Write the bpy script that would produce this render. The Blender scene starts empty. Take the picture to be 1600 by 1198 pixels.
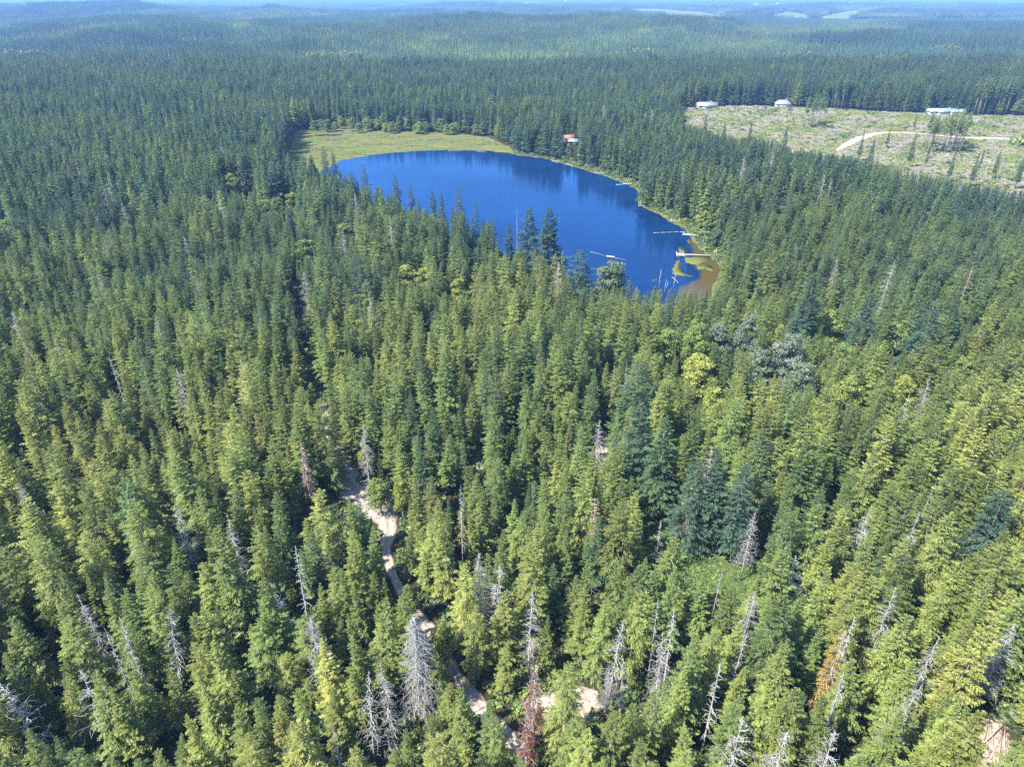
import bpy, math, random
import numpy as np
random.seed(7)
RNG = np.random.default_rng(11)
SC = bpy.context.scene
COL = SC.collection

# ------------------------------------------------------------------ camera, sky, sun, exposure
CAM = np.array([0.0, 0.0, 108.0]); PITCH = math.radians(29.1); FPX = 1081.0
cd = bpy.data.cameras.new('camera'); cam = bpy.data.objects.new('camera', cd); COL.objects.link(cam)
cam.location = CAM; cam.rotation_euler = (math.pi/2 - PITCH, 0, 0)
cd.sensor_width = 36; cd.lens = FPX/1600*36; cd.clip_start = 1; cd.clip_end = 60000
SC.camera = cam
SUN_EL = math.radians(52); SUN_DIR = np.array([-0.86, -0.50])
w = bpy.data.worlds.new('World'); SC.world = w; w.use_nodes = True
nt = w.node_tree; nt.nodes.clear()
sky = nt.nodes.new('ShaderNodeTexSky'); sky.sky_type = 'NISHITA'; sky.sun_disc = False
sky.sun_elevation = SUN_EL; sky.sun_rotation = math.atan2(SUN_DIR[0], SUN_DIR[1])
sky.altitude = 100; sky.air_density = 1.0; sky.dust_density = 0.3; sky.ozone_density = 3.0
bg = nt.nodes.new('ShaderNodeBackground'); bg.inputs[1].default_value = 0.15
wo = nt.nodes.new('ShaderNodeOutputWorld')
nt.links.new(sky.outputs[0], bg.inputs[0]); nt.links.new(bg.outputs[0], wo.inputs[0])
sd = bpy.data.lights.new('sun', 'SUN'); sd.energy = 5.0; sd.angle = math.radians(0.5); sd.color = (1.0, 0.965, 0.90)
sun = bpy.data.objects.new('sun', sd); COL.objects.link(sun); sun.location = (-200, -150, 300)
from mathutils import Vector
ch = math.cos(SUN_EL)/np.linalg.norm(SUN_DIR)
sun.rotation_euler = Vector((SUN_DIR[0]*ch, SUN_DIR[1]*ch, math.sin(SUN_EL))).to_track_quat('Z', 'Y').to_euler()
SC.view_settings.view_transform = 'Standard'; SC.view_settings.look = 'None'
SC.view_settings.exposure = 1.7; SC.view_settings.gamma = 1.0; SC.view_settings.use_curve_mapping = False
cy = SC.cycles
cy.max_bounces = 5; cy.diffuse_bounces = 3; cy.glossy_bounces = 2; cy.transmission_bounces = 2; cy.transparent_max_bounces = 4
cy.volume_bounces = 0; cy.use_denoising = False; cy.caustics_reflective = False; cy.caustics_refractive = False
try: cy.denoising_prefilter = 'ACCURATE'
except Exception: pass

# ------------------------------------------------------------------ picture <-> place helpers
ct, st = math.cos(PITCH), math.sin(PITCH)
def proj(x, y, z):
    dz = z - CAM[2]; d = y*ct - dz*st; up = y*st + dz*ct
    d = np.maximum(d, 1e-3)
    return 800 + FPX*x/d, 599 - FPX*up/d
def ray(u, v):
    a = (u-800)/FPX; b = (599-v)/FPX
    return np.array([a, ct + b*st, -st + b*ct])
def smooth(a, b, t):
    t = np.clip((t-a)/(b-a), 0, 1); return t*t*(3-2*t)
def flat(u, v, z):
    r = ray(u, v); k = (z-CAM[2])/r[2]; return (r[0]*k, r[1]*k)
def sdf(P, x, y):
    """signed distance to polygon P, negative inside"""
    P = np.asarray(P, float); x = np.asarray(x, float); y = np.asarray(y, float)
    d = np.full(x.shape, 1e18); ins = np.zeros(x.shape, bool)
    for i in range(len(P)):
        ax, ay = P[i]; bx, by = P[(i+1) % len(P)]
        ex, ey = bx-ax, by-ay; L = ex*ex+ey*ey + 1e-12
        t = np.clip(((x-ax)*ex+(y-ay)*ey)/L, 0, 1)
        d = np.minimum(d, (x-ax-t*ex)**2+(y-ay-t*ey)**2)
        c = ((ay > y) != (by > y)) & (x < ex*(y-ay)/(ey if abs(ey) > 1e-12 else 1e-12)+ax)
        ins ^= c
    return np.where(ins, -1, 1)*np.sqrt(d)
def wob(x, y, s, k=0.0):
    return (np.sin(x/s+1.3+k)*np.cos(y/s*1.13-0.7+k) + 0.5*np.sin(x/s*2.3-y/s*1.7+k*2) + 0.3*np.sin(x/s*4.1+y/s*3.7+1.9*k))/1.5

LAKE_PX = [(500,268),(530,250),(580,242),(640,236),(700,234),(760,235),(800,240),(850,248),(905,262),(950,276),(985,290),(1003,303),
           (1000,321),(1038,338),(1062,352),(1078,366),(1092,385),(1112,400),(1128,420),(1118,460),(1080,500),(1000,505),(880,470),(760,400),(640,355),(540,320),(490,290)]
LAKE = [flat(u, v, 0) for u, v in LAKE_PX]
MARSH = [flat(u, v, 1) for u, v in [(462,206),(520,197),(600,205),(700,207),(760,214),(798,230),(806,242),(700,250),(560,262),(500,300),(440,280)]]

SKY0 = ([-900,0,150,400,500,560,640,700,800,900,1000,1100,1180,1300,1600,2500], [60,42,28,27,30,27,21,20,24,22,22,27,37,36,36,36])
SKY1 = ([-900,0,120,200,260,330,380,440,500,560,650,2500], [10,4,3,3,9,14,11,9,17,24,40,60])
SKY2 = ([-900,400,560,650,700,800,900,1000,1100,1200,1300,1600,2500], [12,12,18,11,5,5,8,9,9,8,6,8,8])
SKY3 = ([-900,2500], [1.5,1.5])
SKY4 = ([-900,300,600,800,1000,2500], [-6,-3,-9,-6,-3,-5])
def ridge(x, y, D, tab, w0, w1, th):
    u = 800+FPX*x/(np.maximum(y, 1)*ct+60*st)
    v = np.interp(u, *tab)
    dep = PITCH - np.arctan((599-v)/FPX)
    top = CAM[2] - D*np.tan(dep) - th
    b = np.where(y < D, smooth(D-w0, D, y), 1-smooth(D, D+w1, y))
    return top, b
def height(x, y):
    x = np.asarray(x, float); y = np.asarray(y, float)
    h = 1.2 + 6*(1-smooth(110, 300, y)) + 1.0*wob(x, y, 60)*smooth(60, 200, y)
    h = h + 7*smooth(520, 760, y)*smooth(60, 260, x) + 6*smooth(100, 350, -x)*smooth(300, 800, y)
    h = h + wob(x, y, 210, 2.0)*4*smooth(700, 1200, y)
    base = h
    for D, tab, w0, w1, th in ((2300, SKY0, 1350, 700, 27), (3900, SKY1, 1000, 800, 24), (6000, SKY2, 2300, 900, 20), (8200, SKY3, 1200, 1200, 8), (11500, SKY4, 1500, 1500, 5)):
        top, b = ridge(x, y, D, tab, w0, w1, th)
        top = top + wob(x, y, 140, D)*3*(1 if D < 7000 else 2)
        valley = 2.0 if D < 5000 else (28 if D < 7000 else -10)
        r = valley + (top-valley)*b
        base = np.where((y > D-w0) & (b > 0), np.maximum(base*(1-b)+(-5)*b, r) if D == 2300 else np.maximum(base, r), base)
        if D == 2300: base = np.where(y > D, np.maximum(top*b + (1-b)*5, 5), base)
    near = (y > 150) & (y < 900) & (np.abs(x) < 420)
    if not near.any(): return base
    base = np.array(base); xn, yn = np.atleast_1d(x)[np.atleast_1d(near)], np.atleast_1d(y)[np.atleast_1d(near)]
    b1 = np.atleast_1d(base); bn = b1[np.atleast_1d(near)]
    dl = sdf(LAKE, xn, yn) + wob(xn, yn, 9)*1.4
    shore = np.clip(dl*0.05+np.clip(dl/30, 0, 9)**2, -2.0, 60)
    f = np.minimum(bn, np.where(dl > 0, 0.12+shore*0.8, shore))
    f = np.where((sdf(MARSH, xn, yn) < 0) & (dl > 0), np.minimum(f, 0.55), f)
    b1[np.atleast_1d(near)] = f
    return b1.reshape(x.shape)
def unproj(u, v, dz=0.0):
    r = ray(u, v); ks = 40.0*1.01**np.arange(605)
    for n_ in range(3):
        P = CAM[None, :]+r[None, :]*ks[:, None]; under = P[:, 2] <= height(P[:, 0], P[:, 1])+dz
        i = int(np.argmax(under)) if under.any() else len(ks)-1
        ks = np.linspace(ks[max(i-1, 0)], ks[i], 24)
    p = CAM + r*ks[-1] if not under.any() else P[i]
    return float(p[0]), float(p[1])
def place_top(u, v, H):
    x, y = unproj(u, v, H); return x, y, float(height(x, y))

# ------------------------------------------------------------------ mesh helpers
def mesh(name, V, F, mats=(), fm=None, attrs=None, sm=False):
    V = np.asarray(V, np.float32).reshape(-1, 3)
    me = bpy.data.meshes.new(name)
    if isinstance(F, np.ndarray):
        n, k = F.shape; loops = F.ravel(); starts = np.arange(n)*k; tot = np.full(n, k)
    else:
        tot = np.array([len(f) for f in F]); loops = np.array([i for f in F for i in f]); starts = np.concatenate([[0], np.cumsum(tot)[:-1]]); n = len(F)
    me.vertices.add(len(V)); me.vertices.foreach_set('co', V.ravel())
    me.loops.add(len(loops)); me.loops.foreach_set('vertex_index', loops.astype(np.int32))
    me.polygons.add(n); me.polygons.foreach_set('loop_start', starts.astype(np.int32)); me.polygons.foreach_set('loop_total', tot.astype(np.int32))
    if fm is not None: me.polygons.foreach_set('material_index', np.asarray(fm, np.int32))
    for m in mats: me.materials.append(m)
    if sm: me.polygons.foreach_set('use_smooth', np.ones(n, bool))
    for k, (dom, a) in (attrs or {}).items():
        at = me.attributes.new(k, 'FLOAT', dom); at.data.foreach_set('value', np.asarray(a, np.float32))
    me.update(calc_edges=True); me.validate()
    return me
def obj(name, me, parent=None, link=True, loc=None, **props):
    o = bpy.data.objects.new(name, me)
    if link: COL.objects.link(o)
    if parent: o.parent = parent
    if loc is not None: o.location = loc
    for k, v in props.items(): o[k] = v
    return o
def empty(name, loc, rz=0.0, sc=1.0, **props):
    o = obj(name, None, loc=loc, **props); o.rotation_euler = (0, 0, rz)
    o.scale = (sc, sc, sc) if np.isscalar(sc) else sc
    o.empty_display_size = 0.5
    return o
class Geo:
    def __init__(s): s.V = []; s.F = []; s.M = []; s.A = []; s.n = 0
    def add(s, V, F, m=0, a=0.5):
        V = np.asarray(V, float).reshape(-1, 3); s.V.append(V)
        for f in F: s.F.append(tuple(i+s.n for i in f)); s.M.append(m)
        s.A.append(np.full(len(V), a) if np.isscalar(a) else np.asarray(a)); s.n += len(V)
    def box(s, c, d, m=0, rz=0.0):
        c = np.array(c, float); d = np.array(d, float)/2
        v = np.array([[sx, sy, sz] for sx in (-1, 1) for sy in (-1, 1) for sz in (-1, 1)])*d
        if rz: v = v @ np.array([[math.cos(rz), math.sin(rz), 0], [-math.sin(rz), math.cos(rz), 0], [0, 0, 1]])
        s.add(v+c, [(0,1,3,2),(4,6,7,5),(0,4,5,1),(2,3,7,6),(0,2,6,4),(1,5,7,3)], m)
    def tube(s, pts, rad, k=6, m=0, cap=True):
        pts = np.asarray(pts, float); n = len(pts); V = []
        for i in range(n):
            t = pts[min(i+1, n-1)]-pts[max(i-1, 0)]; t = t/(np.linalg.norm(t)+1e-9)
            a = np.cross(t, [0, 0, 1.0] if abs(t[2]) < .9 else [1.0, 0, 0]); a /= np.linalg.norm(a); b = np.cross(t, a)
            for j in range(k):
                q = 2*math.pi*j/k; V.append(pts[i]+rad[i]*(math.cos(q)*a+math.sin(q)*b))
        F = [(i*k+j, i*k+(j+1) % k, (i+1)*k+(j+1) % k, (i+1)*k+j) for i in range(n-1) for j in range(k)]
        if cap: F += [tuple(range(k))[::-1], tuple((n-1)*k+j for j in range(k))]
        s.add(V, F, m)
    def mesh(s, name, mats, attr=None, sm=False):
        return mesh(name, np.concatenate(s.V), s.F, mats, s.M, {attr: ('POINT', np.concatenate(s.A))} if attr else None, sm)

# ------------------------------------------------------------------ materials
def newmat(name):
    m = bpy.data.materials.new(name); m.use_nodes = True; m.node_tree.nodes.clear(); return m, m.node_tree
def N(nt, t, **kw):
    n = nt.nodes.new(t)
    for k, v in kw.items():
        if isinstance(k, str) and hasattr(n, k): setattr(n, k, v)
    return n
def ramp(nt, stops, fac):
    r = nt.nodes.new('ShaderNodeValToRGB'); e = r.color_ramp.elements
    while len(e) < len(stops): e.new(0.5)
    for i, (p, c) in enumerate(stops): e[i].position = p; e[i].color = (*c, 1)
    nt.links.new(fac, r.inputs[0]); return r.outputs[0]
def noise(nt, scale, detail=4, rough=0.6, vec=None, out=0):
    n = nt.nodes.new('ShaderNodeTexNoise'); n.inputs['Scale'].default_value = scale; n.inputs['Detail'].default_value = detail; n.inputs['Roughness'].default_value = rough
    if vec is not None: nt.links.new(vec, n.inputs['Vector'])
    return n.outputs[out]
def wpos(nt): return nt.nodes.new('ShaderNodeNewGeometry').outputs['Position']
def opos(nt): return nt.nodes.new('ShaderNodeTexCoord').outputs['Object']
def mix(nt, f, a, b, mode='MIX'):
    n = nt.nodes.new('ShaderNodeMix'); n.data_type = 'RGBA'; n.blend_type = mode
    for s, v in ((0, f), (6, a), (7, b)):
        if hasattr(v, 'links') or isinstance(v, bpy.types.NodeSocket): nt.links.new(v, n.inputs[s])
        elif s == 0: n.inputs[0].default_value = v
        else: n.inputs[s].default_value = (*v, 1)
    return n.outputs[2]
def mth(nt, op, a, b=0.0, clamp=False):
    n = nt.nodes.new('ShaderNodeMath'); n.operation = op; n.use_clamp = clamp
    for s, v in ((0, a), (1, b)):
        if isinstance(v, bpy.types.NodeSocket): nt.links.new(v, n.inputs[s])
        else: n.inputs[s].default_value = v
    return n.outputs[0]
def attr(nt, name, typ='GEOMETRY'):
    a = nt.nodes.new('ShaderNodeAttribute'); a.attribute_name = name; a.attribute_type = typ; return a.outputs['Fac']
def foliage(name, stops, rnd=0.35, transl=0.3, attr_gain=0.7, gloss=0.0):
    """colour from the tree's own tint; each spray varies a little round it"""
    m, t = newmat(name)
    tint = attr(t, 'tint', 'INSTANCER'); lv = attr(t, 'spray')
    c = ramp(t, stops, tint)
    val = attr(t, 'tone', 'INSTANCER')
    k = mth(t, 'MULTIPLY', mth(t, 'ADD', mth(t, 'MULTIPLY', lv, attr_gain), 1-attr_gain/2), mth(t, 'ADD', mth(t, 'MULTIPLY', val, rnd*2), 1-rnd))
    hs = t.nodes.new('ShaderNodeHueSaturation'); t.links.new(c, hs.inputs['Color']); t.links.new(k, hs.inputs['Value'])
    d = t.nodes.new('ShaderNodeBsdfDiffuse'); t.links.new(hs.outputs[0], d.inputs[0])
    tr = t.nodes.new('ShaderNodeBsdfTranslucent'); t.links.new(hs.outputs[0], tr.inputs[0])
    mx = t.nodes.new('ShaderNodeMixShader'); mx.inputs[0].default_value = transl
    t.links.new(d.outputs[0], mx.inputs[1]); t.links.new(tr.outputs[0], mx.inputs[2])
    last = mx.outputs[0]
    if gloss:
        g = t.nodes.new('ShaderNodeBsdfGlossy'); g.inputs['Roughness'].default_value = 0.6; g.inputs[0].default_value = (1, 1, 1, 1)
        m2 = t.nodes.new('ShaderNodeMixShader'); m2.inputs[0].default_value = gloss
        t.links.new(last, m2.inputs[1]); t.links.new(g.outputs[0], m2.inputs[2]); last = m2.outputs[0]
    o = t.nodes.new('ShaderNodeOutputMaterial'); t.links.new(last, o.inputs[0])
    return m
def simple(name, c1, c2, scale=1.0, rough=0.9, bump=0.0, world=False, metal=0.0, detail=4):
    m, t = newmat(name)
    n = noise(t, scale, detail, 0.65, wpos(t) if world else opos(t))
    c = ramp(t, [(0.3, c1), (0.7, c2)], n)
    b = t.nodes.new('ShaderNodeBsdfPrincipled'); t.links.new(c, b.inputs['Base Color']); b.inputs['Roughness'].default_value = rough; b.inputs['Metallic'].default_value = metal
    b.inputs['Specular IOR Level'].default_value = 0.3
    if bump:
        bp = t.nodes.new('ShaderNodeBump'); bp.inputs['Distance'].default_value = bump; t.links.new(n, bp.inputs['Height']); t.links.new(bp.outputs[0], b.inputs['Normal'])
    o = t.nodes.new('ShaderNodeOutputMaterial'); t.links.new(b.outputs[0], o.inputs[0])
    return m
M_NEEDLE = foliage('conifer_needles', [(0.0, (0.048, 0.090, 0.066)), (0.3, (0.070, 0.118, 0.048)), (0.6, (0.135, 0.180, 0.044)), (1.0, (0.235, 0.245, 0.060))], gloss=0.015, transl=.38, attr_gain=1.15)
M_BLEAF = foliage('broad_leaves', [(0.0, (0.125, 0.155, 0.105)), (0.3, (0.085, 0.130, 0.045)), (0.7, (0.145, 0.190, 0.045)), (1.0, (0.225, 0.245, 0.050))], gloss=0.02)
M_RUST = foliage('dead_needles', [(0.0, (0.14, 0.050, 0.038)), (0.5, (0.15, 0.105, 0.075)), (1.0, (0.235, 0.165, 0.045))])
M_BARK = simple('bark', (0.10, 0.075, 0.055), (0.22, 0.18, 0.15), 3.0, bump=0.03)
M_DEADTWIG = simple('dead_twig', (0.20, 0.18, 0.16), (0.42, 0.39, 0.35), 2.0)
M_SNAG = simple('weathered_wood', (0.15, 0.14, 0.13), (0.38, 0.365, 0.34), .6)
M_SNAGW = simple('bleached_wood', (0.17, 0.165, 0.155), (0.36, 0.35, 0.33), .6)
M_ALDERBARK = simple('pale_bark', (0.25, 0.24, 0.22), (0.45, 0.44, 0.41), 2.0)

# ------------------------------------------------------------------ ground
CLEAR_PX = [(1062,170),(1110,167),(1230,167),(1300,170),(1400,176),(1500,180),(1620,182),(1800,190),(1800,330),(1620,325),(1520,305),(1440,292),(1380,280),(1300,268),(1230,248),(1150,236),(1062,205)]
CLEAR = [unproj(u, v) for u, v in CLEAR_PX]
MEADOW = [unproj(u, v) for u, v in [(1072,836),(1130,842),(1185,858),(1195,905),(1170,955),(1120,965),(1090,935),(1070,880)]]
MEADOW2 = [unproj(u, v) for u, v in [(995,800),(1030,792),(1055,800),(1060,835),(1030,850),(1000,830)]]
BARE = [unproj(u, v) for u, v in [(835,1092),(860,1080),(928,1076),(938,1100),(925,1125),(860,1130),(830,1115)]]
BARE2 = [unproj(u, v) for u, v in [(1490,1210),(1495,1165),(1525,1120),(1560,1120),(1575,1160),(1580,1210)]]
BARE3 = [unproj(u, v) for u, v in [(930,692),(955,690),(958,715),(930,720)]]
BARE4 = [unproj(u, v) for u, v in [(1015,768),(1048,762),(1055,795),(1025,800)]]
BARE5 = [unproj(u, v) for u, v in [(735,728),(760,715),(765,735),(740,750)]]
BARES = [BARE, BARE2, BARE3, BARE4, BARE5]
FIELD_PX = [[(800,3),(825,2),(850,5),(848,9),(820,9)], [(960,13),(1010,12),(1060,15),(1100,17),(1140,24),(1155,32),(1110,28),(1060,25),(1000,22)],
            [(1205,22),(1230,16),(1258,20),(1262,29),(1235,30),(1210,27)], [(1282,24),(1310,18),(1345,12),(1340,22),(1320,34),(1290,32)], [(1465,33),(1500,31),(1500,40),(1465,40)],
            [(1180,11),(1215,9),(1215,12),(1180,14)]]
FIELDS = []
for P in FIELD_PX: FIELDS.append([unproj(u, v, 8) for u, v in P])
# rows stretch away from the camera so that the sheet reaches the horizon
ys = [8.0]
while ys[-1] < 14500: ys.append(ys[-1] + max(1.3, 0.0125*ys[-1]))
ys = np.array(ys); aa = np.linspace(-1, 1, 301); aa = np.sign(aa)*np.abs(aa)**1.15*1.25
GY, GA = np.meshgrid(ys, aa, indexing='ij'); GX = GA*(GY+70)
GZ = height(GX, GY)
nr, nc = GY.shape
ii = (np.arange(nr-1)[:, None]*nc+np.arange(nc-1)[None, :]).ravel()
F = np.stack([ii, ii+1, ii+nc+1, ii+nc], 1)
def soft(P, w): return np.clip(0.5-sdf(P, GX, GY)/w, 0, 1).ravel()
A_clear = soft(CLEAR, 8.0); A_marsh = soft(MARSH, 5.0)
shore_d = sdf(LAKE, GX, GY)
A_marsh = np.maximum(A_marsh, (0.75*np.clip((6.5-shore_d)/5, 0, 1)*(np.abs(GY-380) < 300)).ravel())
A_mead = np.maximum(soft(MEADOW, 4.0), soft(MEADOW2, 4.0))
A_bare = np.max([soft(b, 7.0) for b in BARES], 0)
A_field = np.max([soft(f, 60.0) for f in FIELDS], 0)
A_far = (smooth(1200, 2200, GY)).ravel()
def ground_mat():
    m, t = newmat('forest_ground'); p = wpos(t)
    n1 = noise(t, 0.25, 6, 0.7, p); n2 = noise(t, 1.3, 5, 0.7, p); n3 = noise(t, 0.06, 5, 0.65, p); n4 = noise(t, 0.012, 5, 0.65, p)
    duff = ramp(t, [(0.3, (0.022, 0.020, 0.012)), (0.55, (0.045, 0.040, 0.020)), (0.75, (0.085, 0.065, 0.042))], n1)
    farw = ramp(t, [(0.35, (0.020, 0.042, 0.024)), (0.65, (0.045, 0.080, 0.038))], n4)
    c = mix(t, attr(t, 'far'), duff, farw)
    def over(c, name, col, n, gain=1.2):
        f = mth(t, 'ADD', attr(t, name), mth(t, 'MULTIPLY', mth(t, 'SUBTRACT', n, 0.5), gain))
        f = mth(t, 'MULTIPLY', mth(t, 'SUBTRACT', f, 0.42), 6.0, True)
        return mix(t, f, c, col)
    cl = ramp(t, [(0.32, (0.04, 0.038, 0.028)), (0.45, (0.085, 0.095, 0.025)), (0.56, (0.15, 0.145, 0.035)), (0.72, (0.22, 0.175, 0.115))], noise(t, 0.16, 8, 0.75, p))
    cl = mix(t, ramp(t, [(0.52, (0, 0, 0)), (0.62, (1, 1, 1))], n2), cl, (0.21, 0.18, 0.145))
    c = over(c, 'clearcut', cl, n3, 0.5)
    mp = t.nodes.new('ShaderNodeMapping'); mp.inputs['Scale'].default_value = (0.35, 1.6, 1); t.links.new(p, mp.inputs[0])
    ma = ramp(t, [(0.32, (0.045, 0.060, 0.030)), (0.43, (0.14, 0.135, 0.030)), (0.53, (0.060, 0.085, 0.032)), (0.66, (0.17, 0.115, 0.045))], noise(t, 0.12, 7, 0.7, mp.outputs[0]))
    c = over(c, 'marsh', ma, n1, 0.3)
    me_ = ramp(t, [(0.3, (0.04, 0.075, 0.018)), (0.7, (0.10, 0.14, 0.035))], n2)
    c = over(c, 'meadow', me_, n1, 0.8)
    ba = ramp(t, [(0.3, (0.13, 0.09, 0.065)), (0.5, (0.32, 0.27, 0.205)), (0.7, (0.46, 0.41, 0.33))], n2)
    c = over(c, 'bare', ba, mix(t, .5, n1, n2), 1.2)
    fi = ramp(t, [(0.35, (0.075, 0.10, 0.035)), (0.65, (0.135, 0.14, 0.06))], noise(t, 0.02, 6, 0.7, p))
    c = over(c, 'field', fi, n4, 0.6)
    b = t.nodes.new('ShaderNodeBsdfDiffuse'); t.links.new(c, b.inputs[0])
    bp = t.nodes.new('ShaderNodeBump'); bp.inputs['Distance'].default_value = 0.4; t.links.new(n2, bp.inputs['Height']); t.links.new(bp.outputs[0], b.inputs['Normal'])
    o = t.nodes.new('ShaderNodeOutputMaterial'); t.links.new(b.outputs[0], o.inputs[0]); return m
ground = obj('ground', mesh('ground', np.stack([GX.ravel(), GY.ravel(), GZ.ravel()], 1), F, [ground_mat()], None,
      {'clearcut': ('POINT', A_clear), 'marsh': ('POINT', A_marsh), 'meadow': ('POINT', A_mead), 'bare': ('POINT', A_bare), 'field': ('POINT', A_field), 'far': ('POINT', A_far)}, True), kind='structure')

# ------------------------------------------------------------------ lake water
def water_mat():
    m, t = newmat('lake_water'); p = wpos(t)
    big = noise(t, 0.012, 3, 0.5, p)
    c = ramp(t, [(0.35, (0.0015, 0.012, 0.045)), (0.65, (0.003, 0.022, 0.080))], big)
    sh = attr(t, 'shallow')
    shn = mth(t, 'ADD', sh, mth(t, 'MULTIPLY', mth(t, 'SUBTRACT', noise(t, 0.12, 5, 0.6, p), 0.5), 0.7))
    c = mix(t, mth(t, 'MULTIPLY', mth(t, 'SUBTRACT', shn, 0.4), 3.0, True), c, (0.062, 0.047, 0.010))
    body = t.nodes.new('ShaderNodeBsdfDiffuse'); t.links.new(c, body.inputs[0])
    gl = t.nodes.new('ShaderNodeBsdfGlossy'); gl.inputs[0].default_value = (0.22, 0.45, 0.80, 1)
    rr = ramp(t, [(0.42, (0.04,)*3), (0.6, (0.15,)*3)], noise(t, 0.02, 3, 0.5, p)); t.links.new(rr, gl.inputs['Roughness'])
    bp = t.nodes.new('ShaderNodeBump'); bp.inputs['Distance'].default_value = 0.05; bp.inputs['Strength'].default_value = 0.6
    t.links.new(noise(t, 0.7, 3, 0.6, p), bp.inputs['Height']); t.links.new(bp.outputs[0], gl.inputs['Normal'])
    fr = t.nodes.new('ShaderNodeFresnel'); fr.inputs['IOR'].default_value = 1.33
    mx = t.nodes.new('ShaderNodeMixShader'); t.links.new(fr.outputs[0], mx.inputs[0]); t.links.new(body.outputs[0], mx.inputs[1]); t.links.new(gl.outputs[0], mx.inputs[2])
    o = t.nodes.new('ShaderNodeOutputMaterial'); t.links.new(mx.outputs[0], o.inputs[0]); return m
lp = np.array(LAKE); lx0, ly0 = lp.min(0)-12; lx1, ly1 = lp.max(0)+12
SHAL = [flat(u, v, 0) for u, v in [(1075,372),(1100,378),(1140,390),(1150,500),(1050,520),(1062,450),(1095,432),(1085,412)]]
gx, gy = np.meshgrid(np.linspace(lx0, lx1, 110), np.linspace(ly0, ly1, 110), indexing='ij')
ii = (np.arange(109)[:, None]*110+np.arange(109)[None, :]).ravel()
cx = gx[:-1, :-1].ravel(); cyy = gy[:-1, :-1].ravel()
keep = sdf(LAKE, cx, cyy) < 9
F = np.stack([ii, ii+110, ii+111, ii+1], 1)[keep]
shal = np.clip(0.5-sdf(SHAL, gx, gy)/8, 0, 1)
shal = np.maximum(shal, np.clip(1+sdf(LAKE, gx, gy)/5, 0, 1)*0.55)
lake = obj('lake_water', mesh('lake_water', np.stack([gx.ravel(), gy.ravel(), 0*gx.ravel()], 1), F, [water_mat()], None, {'shallow': ('POINT', shal.ravel())}, True), kind='structure')

# ------------------------------------------------------------------ roads
def ribbon(name, pts_px, width, mat, lift=0.1, **props):
    P = np.array([unproj(u, v) for u, v in pts_px])
    # resample with a smooth curve
    for _ in range(3):
        Q = [P[0]]
        for a, b in zip(P[:-1], P[1:]): Q += [a*.75+b*.25, a*.25+b*.75]
        Q.append(P[-1]); P = np.array(Q)
    d = np.concatenate([[0], np.cumsum(np.linalg.norm(np.diff(P, axis=0), axis=1))])
    n = max(8, int(d[-1]/1.5)); s = np.linspace(0, d[-1], n); X = np.interp(s, d, P[:, 0]); Y = np.interp(s, d, P[:, 1])
    tx, ty = np.gradient(X), np.gradient(Y); L = np.hypot(tx, ty); nx, ny = -ty/L, tx/L
    wd = (np.interp(s/d[-1], np.linspace(0, 1, len(width)), width) if not np.isscalar(width) else np.full(n, width)) * (1+0.12*np.sin(s*0.7)+0.12*np.sin(s*1.9+1)+.10*np.sin(s*.23))
    k = 9; V = []; E = []
    for j in range(k):
        o_ = (j/(k-1)-0.5); x = X+nx*o_*wd; y = Y+ny*o_*wd
        z = height(x, y)+lift - (0.06 if j in (2, 6) else 0) - (0.12 if j in (0, k-1) else 0)
        V.append(np.stack([x, y, z], 1)); E.append(np.full(n, abs(o_)*2))
    V = np.stack(V, 1).reshape(-1, 3); E = np.stack(E, 1).ravel()
    ii = (np.arange(n-1)[:, None]*k+np.arange(k-1)[None, :]).ravel()
    F = np.stack([ii, ii+k, ii+k+1, ii+1], 1)
    o = obj(name, mesh(name, V, F, [mat], None, {'edge': ('POINT', E)}, True), kind='structure', **props)
    return o, np.stack([X, Y], 1)
def road_mat(name, c1, c2, c3):
    m, t = newmat(name); p = wpos(t)
    n = noise(t, 1.2, 6, 0.7, p); c = ramp(t, [(0.3, c1), (0.7, c2)], n)
    e = attr(t, 'edge')
    rut = ramp(t, [(0.0, (1,)*3), (0.22, (0,)*3), (0.4, (0,)*3), (0.62, (0,)*3), (0.85, (1,)*3)], e)
    c = mix(t, mth(t, 'MULTIPLY', rut, mth(t, 'MULTIPLY', noise(t, 0.5, 4, 0.6, p), 1.1)), c, c3)
    b = t.nodes.new('ShaderNodeBsdfDiffuse'); t.links.new(c, b.inputs[0])
    bp = t.nodes.new('ShaderNodeBump'); bp.inputs['Distance'].default_value = 0.1; t.links.new(n, bp.inputs['Height']); t.links.new(bp.outputs[0], b.inputs['Normal'])
    o = t.nodes.new('ShaderNodeOutputMaterial'); t.links.new(b.outputs[0], o.inputs[0]); return m
M_GRAVEL = road_mat('gravel', (0.21, 0.18, 0.155), (0.33, 0.29, 0.25), (0.13, 0.11, 0.07))
M_DIRT = road_mat('pale_dirt', (0.27, 0.22, 0.17), (0.38, 0.33, 0.26), (0.18, 0.15, 0.10))
ROAD1_PX = [(503,632),(509,655),(518,690),(535,735),(552,764),(580,785),(604,803),(606,835),(602,860),(612,895),(630,930),(655,965),(685,1000),(705,1045),(735,1085),(762,1118),(790,1145),(815,1190)]
r1, R1 = ribbon('gravel_road', ROAD1_PX, [2.4,2.6,2.8,3,4.5,6.5,9.5,8.5,4,2.2,2.0,2.0,2.3,2.6,2.8,2.6,2], M_GRAVEL)
ROAD1_EXT = np.array([unproj(u, v) for u, v in [(585,815),(600,800),(617,812),(612,840),(596,838)]])
r2, R2 = ribbon('dirt_road', [(1308,236),(1322,226),(1345,216),(1370,208),(1400,207),(1440,209),(1480,214),(1520,216),(1560,216),(1600,220),(1640,224)], [2,6,8,10,7,2.5,2.2,5,8,6,2.5], M_DIRT, 0.25)

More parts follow.
